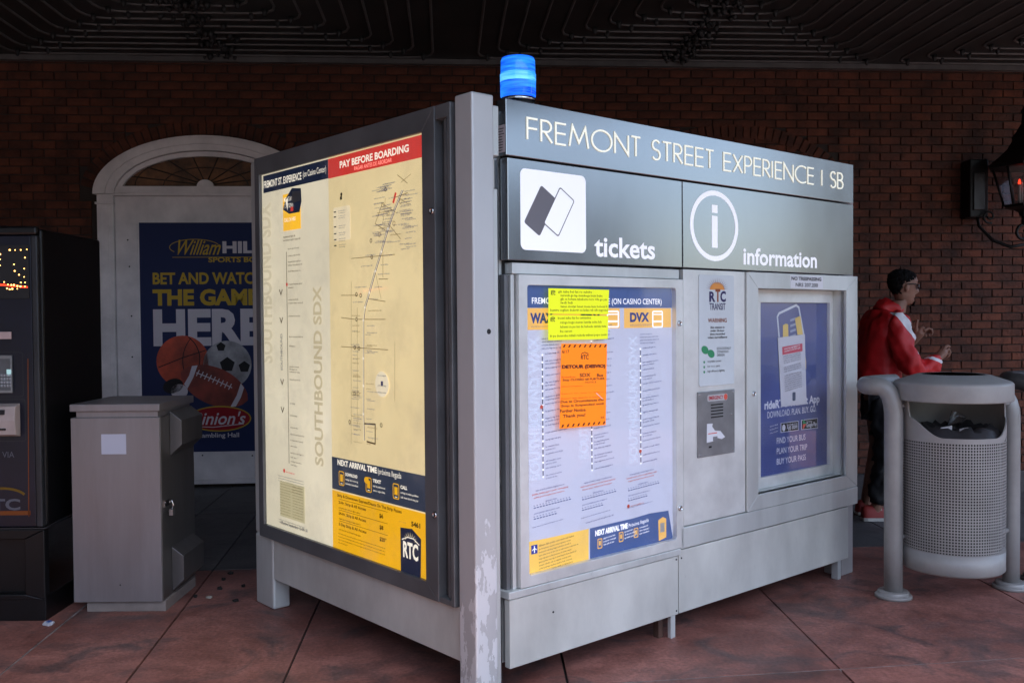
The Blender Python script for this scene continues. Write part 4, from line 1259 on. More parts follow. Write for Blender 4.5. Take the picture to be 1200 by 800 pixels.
for k in range(44):
    xx = rr.uniform((-0.629, 1.860)[0], (-0.530, 1.850)[0]); zz = rr.uniform(1.70, 1.93)
    sh.para(xx, zz, xx + rr.uniform(.05, .09), GB3, h=.0075, seed=k)
for k in range(26):
    xx = rr.uniform((-0.434, 1.841)[0], (-0.388, 1.837)[0]); zz = rr.uniform(1.66, 1.88)
    sh.para(xx, zz, xx + rr.uniform(.05, .08), GB3, h=.0075, seed=k + 33)
for p_ in (((-0.444, 1.958), (-0.375, 1.917)), ((-0.469, 1.871), (-0.375, 1.881)), ((-0.513, 1.775), (-0.425, 1.708)), ((-0.554, 1.853), (-0.606, 1.782)), ((-0.606, 1.782), (-0.532, 1.749))):
    sh.line([tuple(p_[0]), tuple(p_[1])], .0026, BR3)
q = (-0.569, 1.139); sh.poly(ell(q[0], q[1], .05, .052, 20), ink('map_key2', (.76, .68, .48), .18)); sh.lift(); sh.rect(q[0] - .008, q[1] - .006, q[0] + .008, q[1] + .012, ink('map_blue', (.05, .07, .3)))
for k in range(3): sh.para(q[0] - .03, q[1] + .02 - k * .028 + (.012 if k == 0 else 0), q[0] + .03, GB, h=.008, seed=k)
sh.lift(-2)
# slate and gold blocks
a, b = (-0.960, 0.765), (-0.647, 0.766)
sh.text('NEXT ARRIVAL TIME', -.925, .775, -.615, .800, LT, bold=.04).text('/próxima llegada', -.610, .768, -.440, .798, LT, bold=.0)
for k, (ax_) in enumerate((-.915, -.700, -.500)):
    sh.ring(rrect(ax_, .690, ax_ + .044, .752, .008, 3), rrect(ax_ + .004, .694, ax_ + .040, .748, .006, 3), YG); sh.rect(ax_ + .011, .707, ax_ + .033, .738, YG).rect(ax_ + .014, .697, ax_ + .030, .700, LT)
    sh.text(('DOWNLOAD', 'TEXT', 'CALL')[k], ax_ + .054, .736, ax_ + (.15, .115, .10)[k], .750, LT, bold=.04)
    for j in range(2): sh.para(ax_ + .054, .718 - j * .018, ax_ + .054 + (.10, .09, .12)[k], LT, h=.011, seed=k * 5 + j, dens=1)
if True:
    sh.lift(); sh.poly(ell(-.693, .738, .018, .014, 14), YG); sh.lift(-1)
BK = ink('fare_text', (.10, .06, .01))
sh.text('Strip & Downtown Express/Deuce On The Strip Passes', -.930, .635, -.440, .652, BK, bold=.02)
for k, (t, pr) in enumerate((('2-Hr. Strip & All Access', '$6'), ('24-Hr. Strip & All Access', '$8'), ('3-Day Strip & All Access', '$20*'))):
    zz = .606 - k * .047
    sh.text(t, -.920, zz, -.700, zz + .016, BK, bold=.02).text(pr, -.600, zz - .010, -.600 + (.028, .028, .05)[k], zz + .010, BK, bold=.03)
    sh.para(-.920, zz - .016, -.745, BK, h=.009, seed=k); sh.rect(-.920, zz + .023, -.540, zz + .0245, BK)
for k in range(4): sh.para(-.925, .478 - k * .013, -.560 if k < 3 else -.85, BK, h=.007, seed=k + 3)
sh.text('5461', -.375, .600, -.315, .620, BK, bold=.04).para(-.46, .604, -.41, ink('stop_grey', (.45, .30, .05), .2), h=.009)
sh.poly([(-.450, z0_), (-.315, z0_), (-.310, .560), (-.370, .590), (-.450, .583)], NV2); sh.lift()
sh.text('RTC', -.432, .470, -.330, .535, LT, bold=.035)
for k in range(9):
    t = PI * (k + .5) / 9; cxr, czr = -.382, .540
    sh.poly([(cxr + .030 * math.cos(t - .1), czr + .018 * math.sin(t - .1)), (cxr + .050 * math.cos(t), czr + .036 * math.sin(t)), (cxr + .030 * math.cos(t + .1), czr + .018 * math.sin(t + .1))], GH)
sh.line([(-.440, .538), (-.40, .553), (-.36, .553), (-.322, .535)], .004, LT)
sh.build('route_map', mapc)

# ---- notices taped to the glass: things of their own
def notice(label, cat, pts, material, group=None):
    o = thing('notice', label, cat, KO, KA, group)
    mb = MB()
    d = .0085
    mb.prism([tuple(p) for p in pts], 1, -d, -d + .0006, material); mb.build('paper', o)
    return o
YEL = ink('neon_yellow', (.78, .86, .02), .10); ORG = ink('neon_orange', (1.0, .24, .01), .12); YT = ink('notice_ink', (.14, .16, .03)); TAPE = ink('tape', (.75, .75, .8), rough=.2)
for k, (pts, lines, lab_) in enumerate(((((0.228, 1.415), (0.556, 1.411), (0.562, 1.509), (0.229, 1.511)), 6, 'upper of two neon yellow printed notices taped to the schedule case'),
                                  (((0.226, 1.314), (0.553, 1.312), (0.556, 1.405), (0.226, 1.410)), 5, 'lower of two neon yellow printed notices, directly above the orange one'))):
    o = notice(lab_, 'notice', pts, YEL, 'neon yellow notices on the schedule case')
    sh = Sheet(rf, .0092, .0004)
    x0, zt_ = pts[3]; x1 = pts[2][0]; zb_ = pts[0][1]; w_ = x1 - x0; h_ = zt_ - zb_
    sh.text('RTC', x0 + .012, zt_ - h_ * .27, x0 + .035, zt_ - h_ * .13, YT, bold=.05).line([(x0 + .012, zt_ - h_ * .12), (x0 + .023, zt_ - h_ * .09), (x0 + .035, zt_ - h_ * .12)], .003, YT)
    for j in range(lines):
        zz = zt_ - h_ * (.17 + .155 * j * 6 / lines * .95)
        ind = .05 if j == 0 else (.062 if j < lines - 1 else .008)
        sh.para(x0 + ind, zz, x0 + w_ * (.70, .88, .96, .38, .97, .97)[j % 6], YT, h=.0125, seed=j + k * 9, dens=1)
    sh.build('print', o)
pts = ((0.282, 0.973), (0.538, 0.967), (0.548, 1.294), (0.294, 1.300))
o = notice('orange detour notice with handwriting and black hatched edges taped to the schedule case', 'notice', pts, ORG)
OI = ink('orange_ink', (.10, .02, .02)); OR_ = ink('orange_faint', (.60, .10, .02)); HW = ink('marker_ink', (.06, .02, .03))
sh = Sheet(rf, .0092, .0004)
P0, P1, P2, P3 = [Vector(p) for p in pts]
def bl(u, v): q = (P3 * (1 - u) + P2 * u) * (1 - v) + (P0 * (1 - u) + P1 * u) * v; return (q.x, q.y)
def tb(t, u0, v0, u1, v1, m_, bold=.0, sh=sh):
    vs, fs = text_mesh(t, bold); x0 = min(v[0] for v in vs); x1 = max(v[0] for v in vs); y0 = min(v[1] for v in vs); y1 = max(v[1] for v in vs)
    o_ = [bl(u0 + (u1 - u0) * (v[0] - x0) / (x1 - x0), v1 + (v0 - v1) * (v[1] - y0) / (y1 - y0)) for v in vs]
    sh.mb.add([sh.fn(a, b, sh.d) for a, b in o_], fs, m_)
for k in range(9):
    for v in (.012, .952):
        u = .03 + k * .112; sh.poly([bl(u, v + .034), bl(u + .035, v + .034), bl(u + .065, v), bl(u + .030, v)], OI)
tb('RTC', .42, .135, .59, .19, OI, .03); sh.line([bl(.42, .125), bl(.505, .105), bl(.59, .125)], .003, OI)
tb('DETOUR (DESVIO)', .02, .252, .97, .308, OI, .06)
tb('6/17', .02, .075, .17, .115, HW, .01)
tb('Route/Ruta:', .02, .385, .32, .405, OR_, .01)
tb('SDX', .40, .355, .64, .400, HW, .022); tb('Bus', .78, .365, .92, .405, HW, .022)
tb('Stop CLOSED till FURTHER', .04, .415, .96, .45, HW, .022); tb('NOTICE', .53, .455, .77, .478, HW)
tb('Effective/Vigente: ______________', .02, .50, .96, .515, OR_, .01)
tb('Reason for stop or detour:', .02, .585, .96, .600, OR_); tb('Razon del desvio o cierre:', .02, .64, .9, .655, OR_, .01)
tb('Due to Circumstances this', .01, .668, .94, .700, HW, .022); tb('Stop is Suspended until', .02, .72, .94, .755, HW, .022)
tb('Further Notice.', .0, .775, .56, .812, HW, .022); tb('Thank you!', .06, .835, .54, .885, HW, .022); tb('6d', .88, .885, .95, .915, HW)
sh.build('print', o)
mb = MB(); mb.add([(bl(u, v)[0], -.0098, bl(u, v)[1]) for u, v in ((.76, .60), (.78, .60), (.93, .68), (.91, .68))], [(0, 1, 2, 3)], TAPE); mb.build('tape', o)
# white sheet behind the information glass
o = thing('notice', 'white printed sheet with a red heading taped inside the blue information case', 'notice', KO, KA)
pts = ((1.912, 0.941), (2.142, 0.941), (2.126, 1.303), (1.883, 1.290))
mb = MB(); mb.prism([tuple(p) for p in pts], 1, .0815, .0845 - .001, ink('sheet_white', (.66, .66, .72))); 
mb.build('paper', o)
sh = Sheet(rf, -.0808, .0003)
P0, P1, P2, P3 = [Vector(p) for p in pts]
sh.poly([bl(.13, .14), bl(.89, .125), bl(.89, .235), bl(.13, .255)], ink('heading_red', (.62, .10, .14))); sh.lift()
sh.para(*bl(.2, .185), bl(.8, .18)[0], WHITE, h=.014, slope=.12); sh.para(*bl(.2, .22), bl(.8, .2)[0], WHITE, h=.014, slope=.12)
for k in range(17):
    if k in (4, 8): continue
    v = .29 + k * .031
    sh.para(*bl(.16, v), bl(.82, v)[0], ink('grey_print', (.22, .22, .26)), h=.010, slope=.11, seed=k)
a = bl(.5, .87); sh.poly(rrect(a[0] - .014, a[1] - .022, a[0] + .014, a[1] + .022, .006), ink('rtc_mark', (.08, .10, .16)))
sh.build('print', o)

# ---- beacon
BLUEL = mat('blue_lens', (.03, .30, 1.0), .12, 0, .05, 5, emit=.26, stretch=(1.2, 1.2, 14), col2=(.0, .05, .75))
BLUEH = mat('blue_lens_hot', (.14, .55, 1.0), .12, 0, .05, 9, emit=.28, stretch=(1, 1, 14), col2=(.01, .22, 1.0))
bc = thing('beacon', 'glowing blue ribbed beacon lamp on the roof of the kiosk', 'beacon lamp', (.031, 3.655, 0))
mb = MB(); mb.lathe([(.067, 2.172), (.067, 2.215), (.060, 2.222), (.060, 2.232)], (0, 0, 0), BLACK, 28); mb.build('base', bc)
mb = MB(); mb.lathe([(.0685, 2.226), (.0685, 2.240), (.064, 2.243)], (0, 0, 0), CHROME, 28); mb.build('collar', bc)
mb = MB(); pf = [(.066, 2.243), (.0685, 2.252), (.0685, 2.30)]
for k in range(6): pf += [(.0695, 2.302 + k * .006), (.0665, 2.305 + k * .006)]
mb.lathe(pf[:4], (0, 0, 0), BLUEL, 32)
mb.lathe(pf[3:], (0, 0, 0), BLUEH, 32)
mb.lathe([pf[-1], (.067, 2.342), (.066, 2.385), (.063, 2.394), (.05, 2.397), (0, 2.398)], (0, 0, 0), BLUEL, 32)
mb.build('lens', bc)
# ------------------------------------------------------------------ ticket vending machine (left edge)
VM = mat('machine_black', (.004, .004, .005), .38, .1, .2, 4)
VB = mat('machine_navy', (.006, .007, .018), .3, .1, .2, 4)
VG = mat('machine_trim', (.035, .037, .042), .35, .4)
BEI = mat('receipt_beige', (.42, .34, .31), .5, 0, .08, 6)
SIL = mat('keypad_silver', (.30, .31, .32), .35, .6)
vm = thing('ticket_machine', 'black ticket vending machine cut off by the left edge, with light reflections painted on its dark display', 'ticket machine', (-2.575, 4.4, 0))
OX = 2.575
def vb(name, x0, x1, y0, y1, z0, z1, m_, bevel=.004, parent=None):
    mb = MB(); mb.box(x0 + OX, x1 + OX, y0, y1, z0, z1, m_); return mb.build(name, parent or vm, bevel=bevel)
mb = MB()
top = [(-.375, 1.845), (-.1, 1.858), (.2, 1.85), (.378, 1.832)]
mb.prism([(-.375, .436)] + [(.376, .436)] + top[::-1], 1, .03, .66, VM); mb.build('cabinet', vm, bevel=.012)
vb('base', -2.955, -2.192, -.012, .655, 0, .118, VM)
mb = MB(); frame_R(mb, (-.38, .10, .383, .430), (-.30, .125, .29, .385), .016, -.03, VM); mb.box(-.30, .29, .03, .05, .12, .39, VM); mb.build('base_panel', vm, bevel=.004)
mb = MB(); mb.box(-.381, .385, -.006, .03, .431, .437, VG); mb.box(.377, .3795, .03, .655, .431, .437, VG); mb.build('base_trim', vm)
vb('front_door', -2.95, -2.235, .0, .029, .440, 1.80, VB)
vb('edge_trim', -2.232, -2.202, -.008, .029, .440, 1.80, VG, .006)
vb('head_trim', -2.95, -2.202, -.012, .029, 1.803, 1.842, VM, .01)
mb = MB(); mb.tube([(-.33, -.012, 1.795), (0, -.02, 1.803), (.11, -.014, 1.79), (.2, -.006, 1.775)], .004, CHROME, 8); mb.build('visor_trim', vm)
af = lambda a, b, d: (a + OX, -d, b)
disp = MB(); disp.box(-2.90 + OX, (-2.244, 1.705)[0] + OX, -.004, -.0005, (-2.248, 1.507)[1], (-2.243, 1.756)[1], BLACK); disp_o = disp.build('display', vm, bevel=.002)
AMB = ink('reflection_amber', (1.0, .45, .10), 2.2); RLB = ink('reflection_and_bulb_red', (1.0, .03, .01), 1.0)  # emissive colours paint reflected street signs; red also tips lantern candles
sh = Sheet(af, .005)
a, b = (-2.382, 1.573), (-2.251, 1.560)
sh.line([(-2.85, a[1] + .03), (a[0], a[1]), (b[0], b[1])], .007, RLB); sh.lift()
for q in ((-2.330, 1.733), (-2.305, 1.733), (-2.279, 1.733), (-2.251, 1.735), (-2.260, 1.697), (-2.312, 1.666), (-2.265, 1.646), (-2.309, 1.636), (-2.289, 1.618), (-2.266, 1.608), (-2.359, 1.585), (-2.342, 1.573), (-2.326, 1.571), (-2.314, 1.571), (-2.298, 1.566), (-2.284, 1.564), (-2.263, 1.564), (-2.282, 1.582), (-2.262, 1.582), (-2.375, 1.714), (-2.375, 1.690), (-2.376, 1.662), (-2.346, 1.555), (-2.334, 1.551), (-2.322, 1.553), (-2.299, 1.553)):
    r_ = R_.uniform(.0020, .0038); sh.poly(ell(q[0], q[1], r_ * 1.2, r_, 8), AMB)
sh.build('painted_reflections', disp_o)
def panel_ring(x0, z0, x1, z1):
    sh = Sheet(af, .0008); sh.ring(rrect(x0, z0, x1, z1, .012, 3), rrect(x0 + .004, z0 + .004, x1 - .004, z1 - .004, .009, 3), VG); return sh.build('panel_outline', vm)
panel_ring(-2.80, (-2.281, 1.049)[1], (-2.281, 1.049)[0], (-2.277, 1.260)[1]); panel_ring(-2.80, (-2.274, 0.841)[1], (-2.274, 0.841)[0], (-2.269, 1.041)[1])
kp = vb('keypad', -2.62, (-2.329, 1.069)[0], -.012, -.0005, (-2.329, 1.069)[1], (-2.325, 1.245)[1], SIL, .002)
vb('keypad_recess', -2.61, (-2.336, 1.085)[0], -.0135, -.0125, (-2.336, 1.081)[1], (-2.333, 1.229)[1], mat('recess_grey', (.11, .115, .12), .5), 0, kp)
for i in range(5):
    for j in range(4):
        x = (-2.386, 1.102)[0] + i * .0135 - .006; z = (-2.386, 1.098)[1] + j * .016
        mb = MB(); mb.box(x + OX, x + .0095 + OX, -.019, -.0137, z, z + .011, mat('key_grey', (.36, .37, .39), .4)); mb.build('key', kp, bevel=.001)
mb = MB(); mb.box((-2.351, 1.149)[0] + OX, (-2.331, 1.149)[0] + OX, -.016, -.0137, (-2.351, 1.149)[1], (-2.350, 1.179)[1], ink('key_screen', (.35, .55, .55), .15)); mb.build('small_screen', kp)
vb('card_slot', -2.70, (-2.331, 1.320)[0], -.010, -.0005, (-2.331, 1.320)[1], (-2.331, 1.354)[1], mat('card_pink', (.55, .40, .38), .5), .002)
rc = MB(); x1 = (-2.299, 0.949)[0] + OX; z0, z1 = (-2.301, 0.865)[1], (-2.298, 1.021)[1]
rc.prism([(0, z0), (-.045, z0 + .012), (-.055, (z0 + z1) / 2), (-.045, z1 - .012), (0, z1)], 0, -.2, x1, BEI); rc_o = rc.build('receipt_unit', vm, bevel=.004)
vb('receipt_slot', -2.72, (-2.346, 0.990)[0], -.058, -.046, (-2.347, 0.972)[1], (-2.346, 0.994)[1], BLACK, 0, rc_o); vb('receipt_slot', -2.72, (-2.342, 0.989)[0], -.056, -.046, (-2.344, 0.900)[1], (-2.344, 0.908)[1], BLACK, 0, rc_o)
sh = Sheet(af, .0012)
VR = ink('machine_orange', (.20, .055, .012)); VW = ink('machine_grey_print', (.12, .12, .14))
sh.rect(-2.80, (-2.261, 0.496)[1], (-2.261, 0.496)[0], (-2.260, 0.516)[1], VR).line([tuple((-2.269, 0.488)), tuple((-2.258, 1.228))], .004, VR)
sh.lift(); sh.text('RTC', -2.50, (-2.308, 0.519)[1], (-2.308, 0.521)[0], (-2.307, 0.573)[1], VW, bold=.03).text('VIA', (-2.387, 0.766)[0], (-2.387, 0.766)[1], (-2.331, 0.789)[0], (-2.386, 0.794)[1], VW, bold=.0)
sh.lift(); sh.line(ell((-2.391, 0.577)[0], (-2.391, 0.577)[1], .11, .045, 16, a0=20, a1=160), .012, ink('machine_gold', (.16, .09, .01)))
sh.build('machine_print', vm)
mb = MB(); mb.tube([(-2.20, 4.90, .09), (-2.02, 4.90, .09)], .028, mat('conduit_grey', (.25, .25, .25), .5, .3), 12)
for k in range(5): mb.tube([(-2.155 + k * .018, 4.90, .09), (-2.147 + k * .018, 4.90, .09)], .033, MATS['conduit_grey'], 12)
tag(mb.build('conduit'), 'short grey ribbed conduit between the ticket machine and the steel cabinet', 'pipe')

# ------------------------------------------------------------------ stainless cabinet
ST = mat('stainless_sheet', (.30, .275, .28), .40, .55, .10, 2.0, .04, 50, stretch=(3, 3, .4), rvar=.08)
STD = mat('stainless_side_shaded', (.17, .16, .155), .35, .6, .12, 2.0, stretch=(3, 3, .4))  # darker copy of the sheet steel, side shade put into the colour
sc_ = thing('steel_cabinet', 'waist-high brushed steel utility cabinet with a blank white sticker between ticket machine and doorway', 'cabinet', (-1.90, 4.5, 0))
CX = 1.90
def cb(name, x0, x1, y0, y1, z0, z1, m_, bevel=.003, parent=None):
    mb = MB(); mb.box(x0 + CX, x1 + CX, y0, y1, z0, z1, m_); return mb.build(name, parent or sc_, bevel=bevel)
cb('base', -2.06, -1.68, .02, .45, 0, .052, mat('concrete_foot', (.24, .20, .18), .8), .002)
cb('body', -2.113, -1.688, .012, .48, .052, .940, STD)
cb('front_door', -2.113, -1.690, 0, .011, .052, .938, ST, .002)
cb('neck', -2.09, -1.70, .012, .46, .940, .968, ST, 0)
cb('lid', -2.116, -1.686, -.004, .485, .968, 1.004, ST, .004)
cb('sticker', (-1.967, 0.764)[0], (-1.849, 0.763)[0], -.0012, -.0003, (-1.967, 0.764)[1], (-1.966, 0.860)[1], ink('sticker_white', (.52, .52, .60)), 0)
for (z0, z1) in ((.735, .955), (.065, .285)):
    mb = MB(); x0 = -1.687 + CX
    mb.prism([(x0, z0), (x0 + .058, z0 + .055), (x0 + .058, z1 - .045), (x0, z1)], 1, .13, .44, STD); mb.build('side_hood', sc_, bevel=.002)
mb = MB(); mb.box(-1.687 + CX, -1.683 + CX, .04, .10, .50, .53, CHROME); hs_ = mb.build('hasp', sc_)
mb = MB(); mb.tube([(-1.675 + CX, .075, .515), (-1.662 + CX, .075, .525), (-1.655 + CX, .075, .505), (-1.662 + CX, .075, .485)], .004, CHROME, 8); mb.box(-1.672 + CX, -1.652 + CX, .06, .09, .455, .485, mat('padlock', (.3, .3, .3), .3, .8)); mb.build('padlock', sc_, bevel=.002)
mb = MB(); mb.lathe([(.004, 0), (.002, .001)], ((-1.889, 0.135)[0] + CX, 0, (-1.889, 0.135)[1]), SEAM, 8, ax='y'); mb.build('screw', sc_)

# ------------------------------------------------------------------ litter bin between two bent tubes
BINM = mat('bin_grey_paint', (.34, .33, .315), .5, .15, .08, 5, .05, 120, specks=.35)
TUBEM = mat('tube_grey_paint', (.32, .31, .295), .42, .15, .09, 5, .04, 100, specks=.35)
bn = thing('litter_bin', 'grey perforated steel litter bin with domed lid hung between two thick bent tubes', 'litter bin', (2.177, 4.66, 0))
va = math.atan2(-4.66, -2.188)          # direction towards the street side
BR_ = .2385
def cyl(a, r, z): return (r * math.cos(a), r * math.sin(a), z)
mb = MB()
NA, NZ = 112, 38
pz0, pz1 = .256, .790
dz = (pz1 - pz0) / NZ; da = 2 * PI / NA
for i in range(NA):
    for j in range(NZ):
        a0, z0 = i * da, pz0 + j * dz
        o_ = [(a0, z0), (a0 + da, z0), (a0 + da, z0 + dz), (a0, z0 + dz)]
        h = .21
        in_ = [(a0 + da * h, z0 + dz * h), (a0 + da * (1 - h), z0 + dz * h), (a0 + da * (1 - h), z0 + dz * (1 - h)), (a0 + da * h, z0 + dz * (1 - h))]
        vs = [cyl(a, BR_, z) for a, z in o_ + in_]
        mb.add(vs, [(0, 1, 5, 4), (1, 2, 6, 5), (2, 3, 7, 6), (3, 0, 4, 7)], BINM)
mb.build('perforated_shell', bn)
mb = MB(); mb.lathe([(.10, .156), (BR_ - .01, .150), (BR_, .160), (BR_, pz0)], (0, 0, 0), BINM, 64); mb.build('bottom_band', bn)
mb = MB(); mb.lathe([(.20, .17), (BR_ - .018, .18), (BR_ - .018, .80)], (0, 0, 0), mat('bin_liner', (.018, .017, .016), .7), 48); mb.build('liner', bn)
# shell above the perforations with the open mouth
def mouth(phi):
    """height of the shell's top edge at angle phi from the view side (degrees)"""
    c_ = phi - 22
    if abs(c_) > 92: return .985
    if abs(c_) > 76: return .90 + (.985 - .90) * min(1, (abs(c_) - 76) / 3)
    t = min(1, max(0, (76 - abs(c_)) / 45)); t = t * t * (3 - 2 * t)
    return .90 - .088 * t
mb = MB(); n = 144; vs = []; fs_ = []
for i in range(n):
    a = va + 2 * PI * i / n; ph = math.degrees(2 * PI * i / n)
    ph = ph - 360 if ph > 180 else ph
    zt = mouth(ph)
    vs += [cyl(a, BR_, pz1), cyl(a, BR_, zt), cyl(a, BR_ - .006, zt), cyl(a, BR_ - .006, pz1)]
for i in range(n):
    j = (i + 1) % n
    fs_ += [(i * 4, j * 4, j * 4 + 1, i * 4 + 1), (i * 4 + 1, j * 4 + 1, j * 4 + 2, i * 4 + 2), (i * 4 + 2, j * 4 + 2, j * 4 + 3, i * 4 + 3)]
mb.add(vs, fs_, BINM, False); mb.build('mouth_shell', bn)
mb = MB(); mb.lathe([(BR_ - .002, .979), (.266, .980), (.2705, .983), (.271, .987), (.271, 1.058), (.270, 1.064), (.265, 1.070), (.258, 1.074), (.170, 1.104), (.152, 1.107), (.144, 1.106)], (0, 0, 0), BINM, 64); mb.lathe([(.144, 1.106), (.142, 1.09), (.140, .99)], (0, 0, 0), BLACK, 64); mb.build('lid', bn)  # black throat and the disc below stand in for shade inside the hole
mb = MB(); mb.lathe([(0, 1.06), (.143, 1.06)], (0, 0, 0), BLACK, 32); mb.build('lid_shade_disc', bn)
BAG = mat('bin_bag', (.03, .028, .030), .6, 0, .2, 8, .5, 14)
mb = MB(); rings = []
vs = []; fs_ = []
for k in range(7):
    r = BR_ * (.97 - k * .155)
    for i in range(40):
        a = 2 * PI * i / 40; vs.append(cyl(a, max(0.002, r + R_.uniform(-.008, .006)), .80 + .05 * math.sin(k * .8) + R_.uniform(-.012, .018)))
for k in range(6):
    for i in range(40): fs_.append((k * 40 + i, k * 40 + (i + 1) % 40, (k + 1) * 40 + (i + 1) % 40, (k + 1) * 40 + i))
mb.add(vs, fs_, BAG, True); tag(mb.build('rubbish_bag'), 'dark crumpled rubbish bag inside the mouth of the litter bin', 'rubbish bag').location = (2.188, 4.66, 0)
PL = mat('clear_plastic', (.36, .36, .38), .3, 0, .3, 20)
mb = MB()
for k, (x, y, w, h, an) in enumerate(((-.10, -.13, .07, .05, .2), (-.03, -.16, .05, .045, -.1), (.02, -.10, .05, .035, .4))):
    q = [(-w / 2, 0), (w / 2, .004), (w / 2 - .005, h), (-w / 2 + .01, h * .8)]
    vs = [(x + a * math.cos(an), y + a * math.sin(an) + .01 * (i % 2), .815 + b) for i, (a, b) in enumerate(q)]
    vs += [(v[0] + .003, v[1] + .012, v[2]) for v in vs]
    mb = MB(); mb.add(vs, [(0, 1, 2, 3), (7, 6, 5, 4), (0, 4, 5, 1), (1, 5, 6, 2), (2, 6, 7, 3), (3, 7, 4, 0)], mat('crumpled_paper', (.40, .38, .38), .8, 0, .3, 30))
    tag(mb.build('paper_scrap'), ('pale paper scrap at the left of the litter bin mouth', 'middle pale paper scrap in the litter bin mouth', 'pale paper scrap furthest right in the litter bin mouth')[k], 'paper', 'paper scraps in the bin').location = (2.188, 4.66, 0)
mb = MB(); vs = []
mb.lathe([(.022, 0), (.036, .085), (.037, .088), (.034, .085), (.020, .004)], (0, 0, 0), glass('cup_plastic', (.9, .9, .9), .1, .35), 16)
o = mb.build('plastic_cup'); tag(o, 'clear plastic cup tipped inside the litter bin mouth', 'cup'); o.location = (2.13, 4.58, .84); o.rotation_euler = (.3, .35, 0)


def bent(cx, cy, top, r, material, parent, name='tube'):
    mb = MB(); path = [(cx, cy, .012), (cx, cy, .3), (cx, cy, .6), (cx, cy, .87)]
    path += top
    mb.tube(path, r, material, 18)
    return mb.build(name, parent)
def arc3(p, q, c, n=7):
    p, q, c = Vector(p), Vector(q), Vector(c)
    return [tuple((1 - t) ** 2 * p + 2 * t * (1 - t) * c + t * t * q) for t in [i / n for i in range(1, n + 1)]]
cxa, cya = 1.886 - 2.177, 0.0
tp = arc3((cxa, cya, .87), (cxa - .075, cya + .045, 1.045), (cxa + .005, cya, 1.055)) + arc3((cxa - .075, cya + .045, 1.045), (cxa + .02, cya + .24, 1.045), (cxa - .15, cya + .12, 1.045)) + [(cxa + .12, cya + .29, 1.045)]
bent(cxa, cya, tp, .045, TUBEM, bn)
cxb, cyb = 2.545 - 2.177, .14
tp = arc3((cxb, cyb, .87), (cxb - .10, cyb + .12, 1.035), (cxb, cyb, 1.03)) + arc3((cxb - .10, cyb + .12, 1.035), (cxb - .25, cyb + .20, 1.042), (cxb - .18, cyb + .20, 1.04))
bent(cxb, cyb, tp, .040, TUBEM, bn)
for (x, y) in ((cxa, cya), (cxb, cyb)):
    mb = MB(); mb.lathe([(.088, 0), (.088, .012), (.084, .016), (.074, .017), (.074, .030), (.070, .034), (.03, .034)], (x, y, 0), TUBEM, 32); mb.build('foot_flange', bn)
for (x, y, s_) in ((cxa + .02, cya + .01, 1), (cxb - .02, cyb - .01, -1)):
    for z in (.95, .30):
        mb = MB(); mb.tube([(x, y, z), (x * .78, y * .5, z)], .012, TUBEM, 8); mb.build('bracket', bn)

rl = thing('tube_rail', 'dark bent steel tube rail at the right edge beside the litter bin', 'rail', (2.76, 4.93, 0))
RAILM = mat('dark_tube_paint', (.09, .085, .083), .45, .2)
tp = arc3((0, 0, .87), (-.06, .075, 1.040), (0, 0, 1.03)) + arc3((-.06, .075, 1.040), (.03, .28, 1.042), (-.13, .19, 1.045)) + [(.12, .32, 1.042), (.6, .36, 1.042)]
bent(0, 0, tp, .045, RAILM, rl)
mb = MB(); mb.lathe([(.088, 0), (.088, .012), (.084, .016), (.074, .017), (.074, .030), (.070, .034), (.03, .034)], (0, 0, 0), RAILM, 32); mb.build('foot_flange', rl)

# ------------------------------------------------------------------ wall lantern
IRON = mat('black_iron', (.010, .010, .010), .45, .5)
LG = glass('lantern_glass', (.8, .75, .75), .15, .12)
ln = thing('wall_lantern', 'black iron carriage lantern with three candle tubes on the brick wall', 'lantern', (4.335, 8.0, 0))
CZ0 = 2.33
def hexr(r, z, off=PI / 6): return [(r * math.cos(off + PI / 3 * i), r * math.sin(off + PI / 3 * i), z) for i in range(6)]
lo, hi = hexr(.15, 2.315), hexr(.235, 2.63)
for i in range(6):
    j = (i + 1) % 6
    mb = MB(); mb.tube([lo[i], hi[i]], .011, IRON, 6); mb.build('corner_bar', ln)
    mb = MB(); k_ = .97; P = [Vector(v) for v in (lo[i], lo[j], hi[j], hi[i])]; cc = sum(P, Vector()) / 4
    mb.add([tuple(cc + (p - cc) * k_) for p in P], [(0, 1, 2, 3)], LG); mb.build('lantern_pane', ln)
mb = MB(); mb.lathe([(0, 2.22), (.04, 2.225), (.05, 2.26), (.09, 2.28), (.165, 2.30), (.17, 2.32), (.0, 2.322)], (0, 0, 0), IRON, 6, False); mb.build('lantern_base', ln)
mb = MB(); mb.lathe([(.235, 2.625), (.30, 2.63), (.305, 2.65), (.25, 2.69), (.15, 2.78), (.10, 2.86), (.11, 2.88), (.07, 2.93), (.03, 3.0), (.022, 3.08), (.035, 3.10), (.0, 3.15)], (0, 0, 0), IRON, 6, False); mb.build('lantern_roof', ln)
for (x, y, k) in ((-.05, -.02, 0), (.0, .04, 1), (.05, -.03, 2)):
    mb = MB(); mb.tube([(x, y, 2.32), (x, y, 2.49)], .013, mat('candle_sleeve', (.42, .38, .34), .6), 8); cd = mb.build('candle', ln)
    mb = MB(); mb.lathe([(.010, 2.49), (.012, 2.505), (.004, 2.53), (0, 2.535)], (x, y, 0), RLB if k != 1 else MATS['candle_sleeve'], 8); mb.build('flame_bulb', cd)
def spiral(cx, cz, r0, r1, a0, turns, n=26):
    return [(cx + (r0 + (r1 - r0) * i / n) * math.cos(a0 + turns * 2 * PI * i / n), 0, cz + (r0 + (r1 - r0) * i / n) * math.sin(a0 + turns * 2 * PI * i / n)) for i in range(n + 1)]
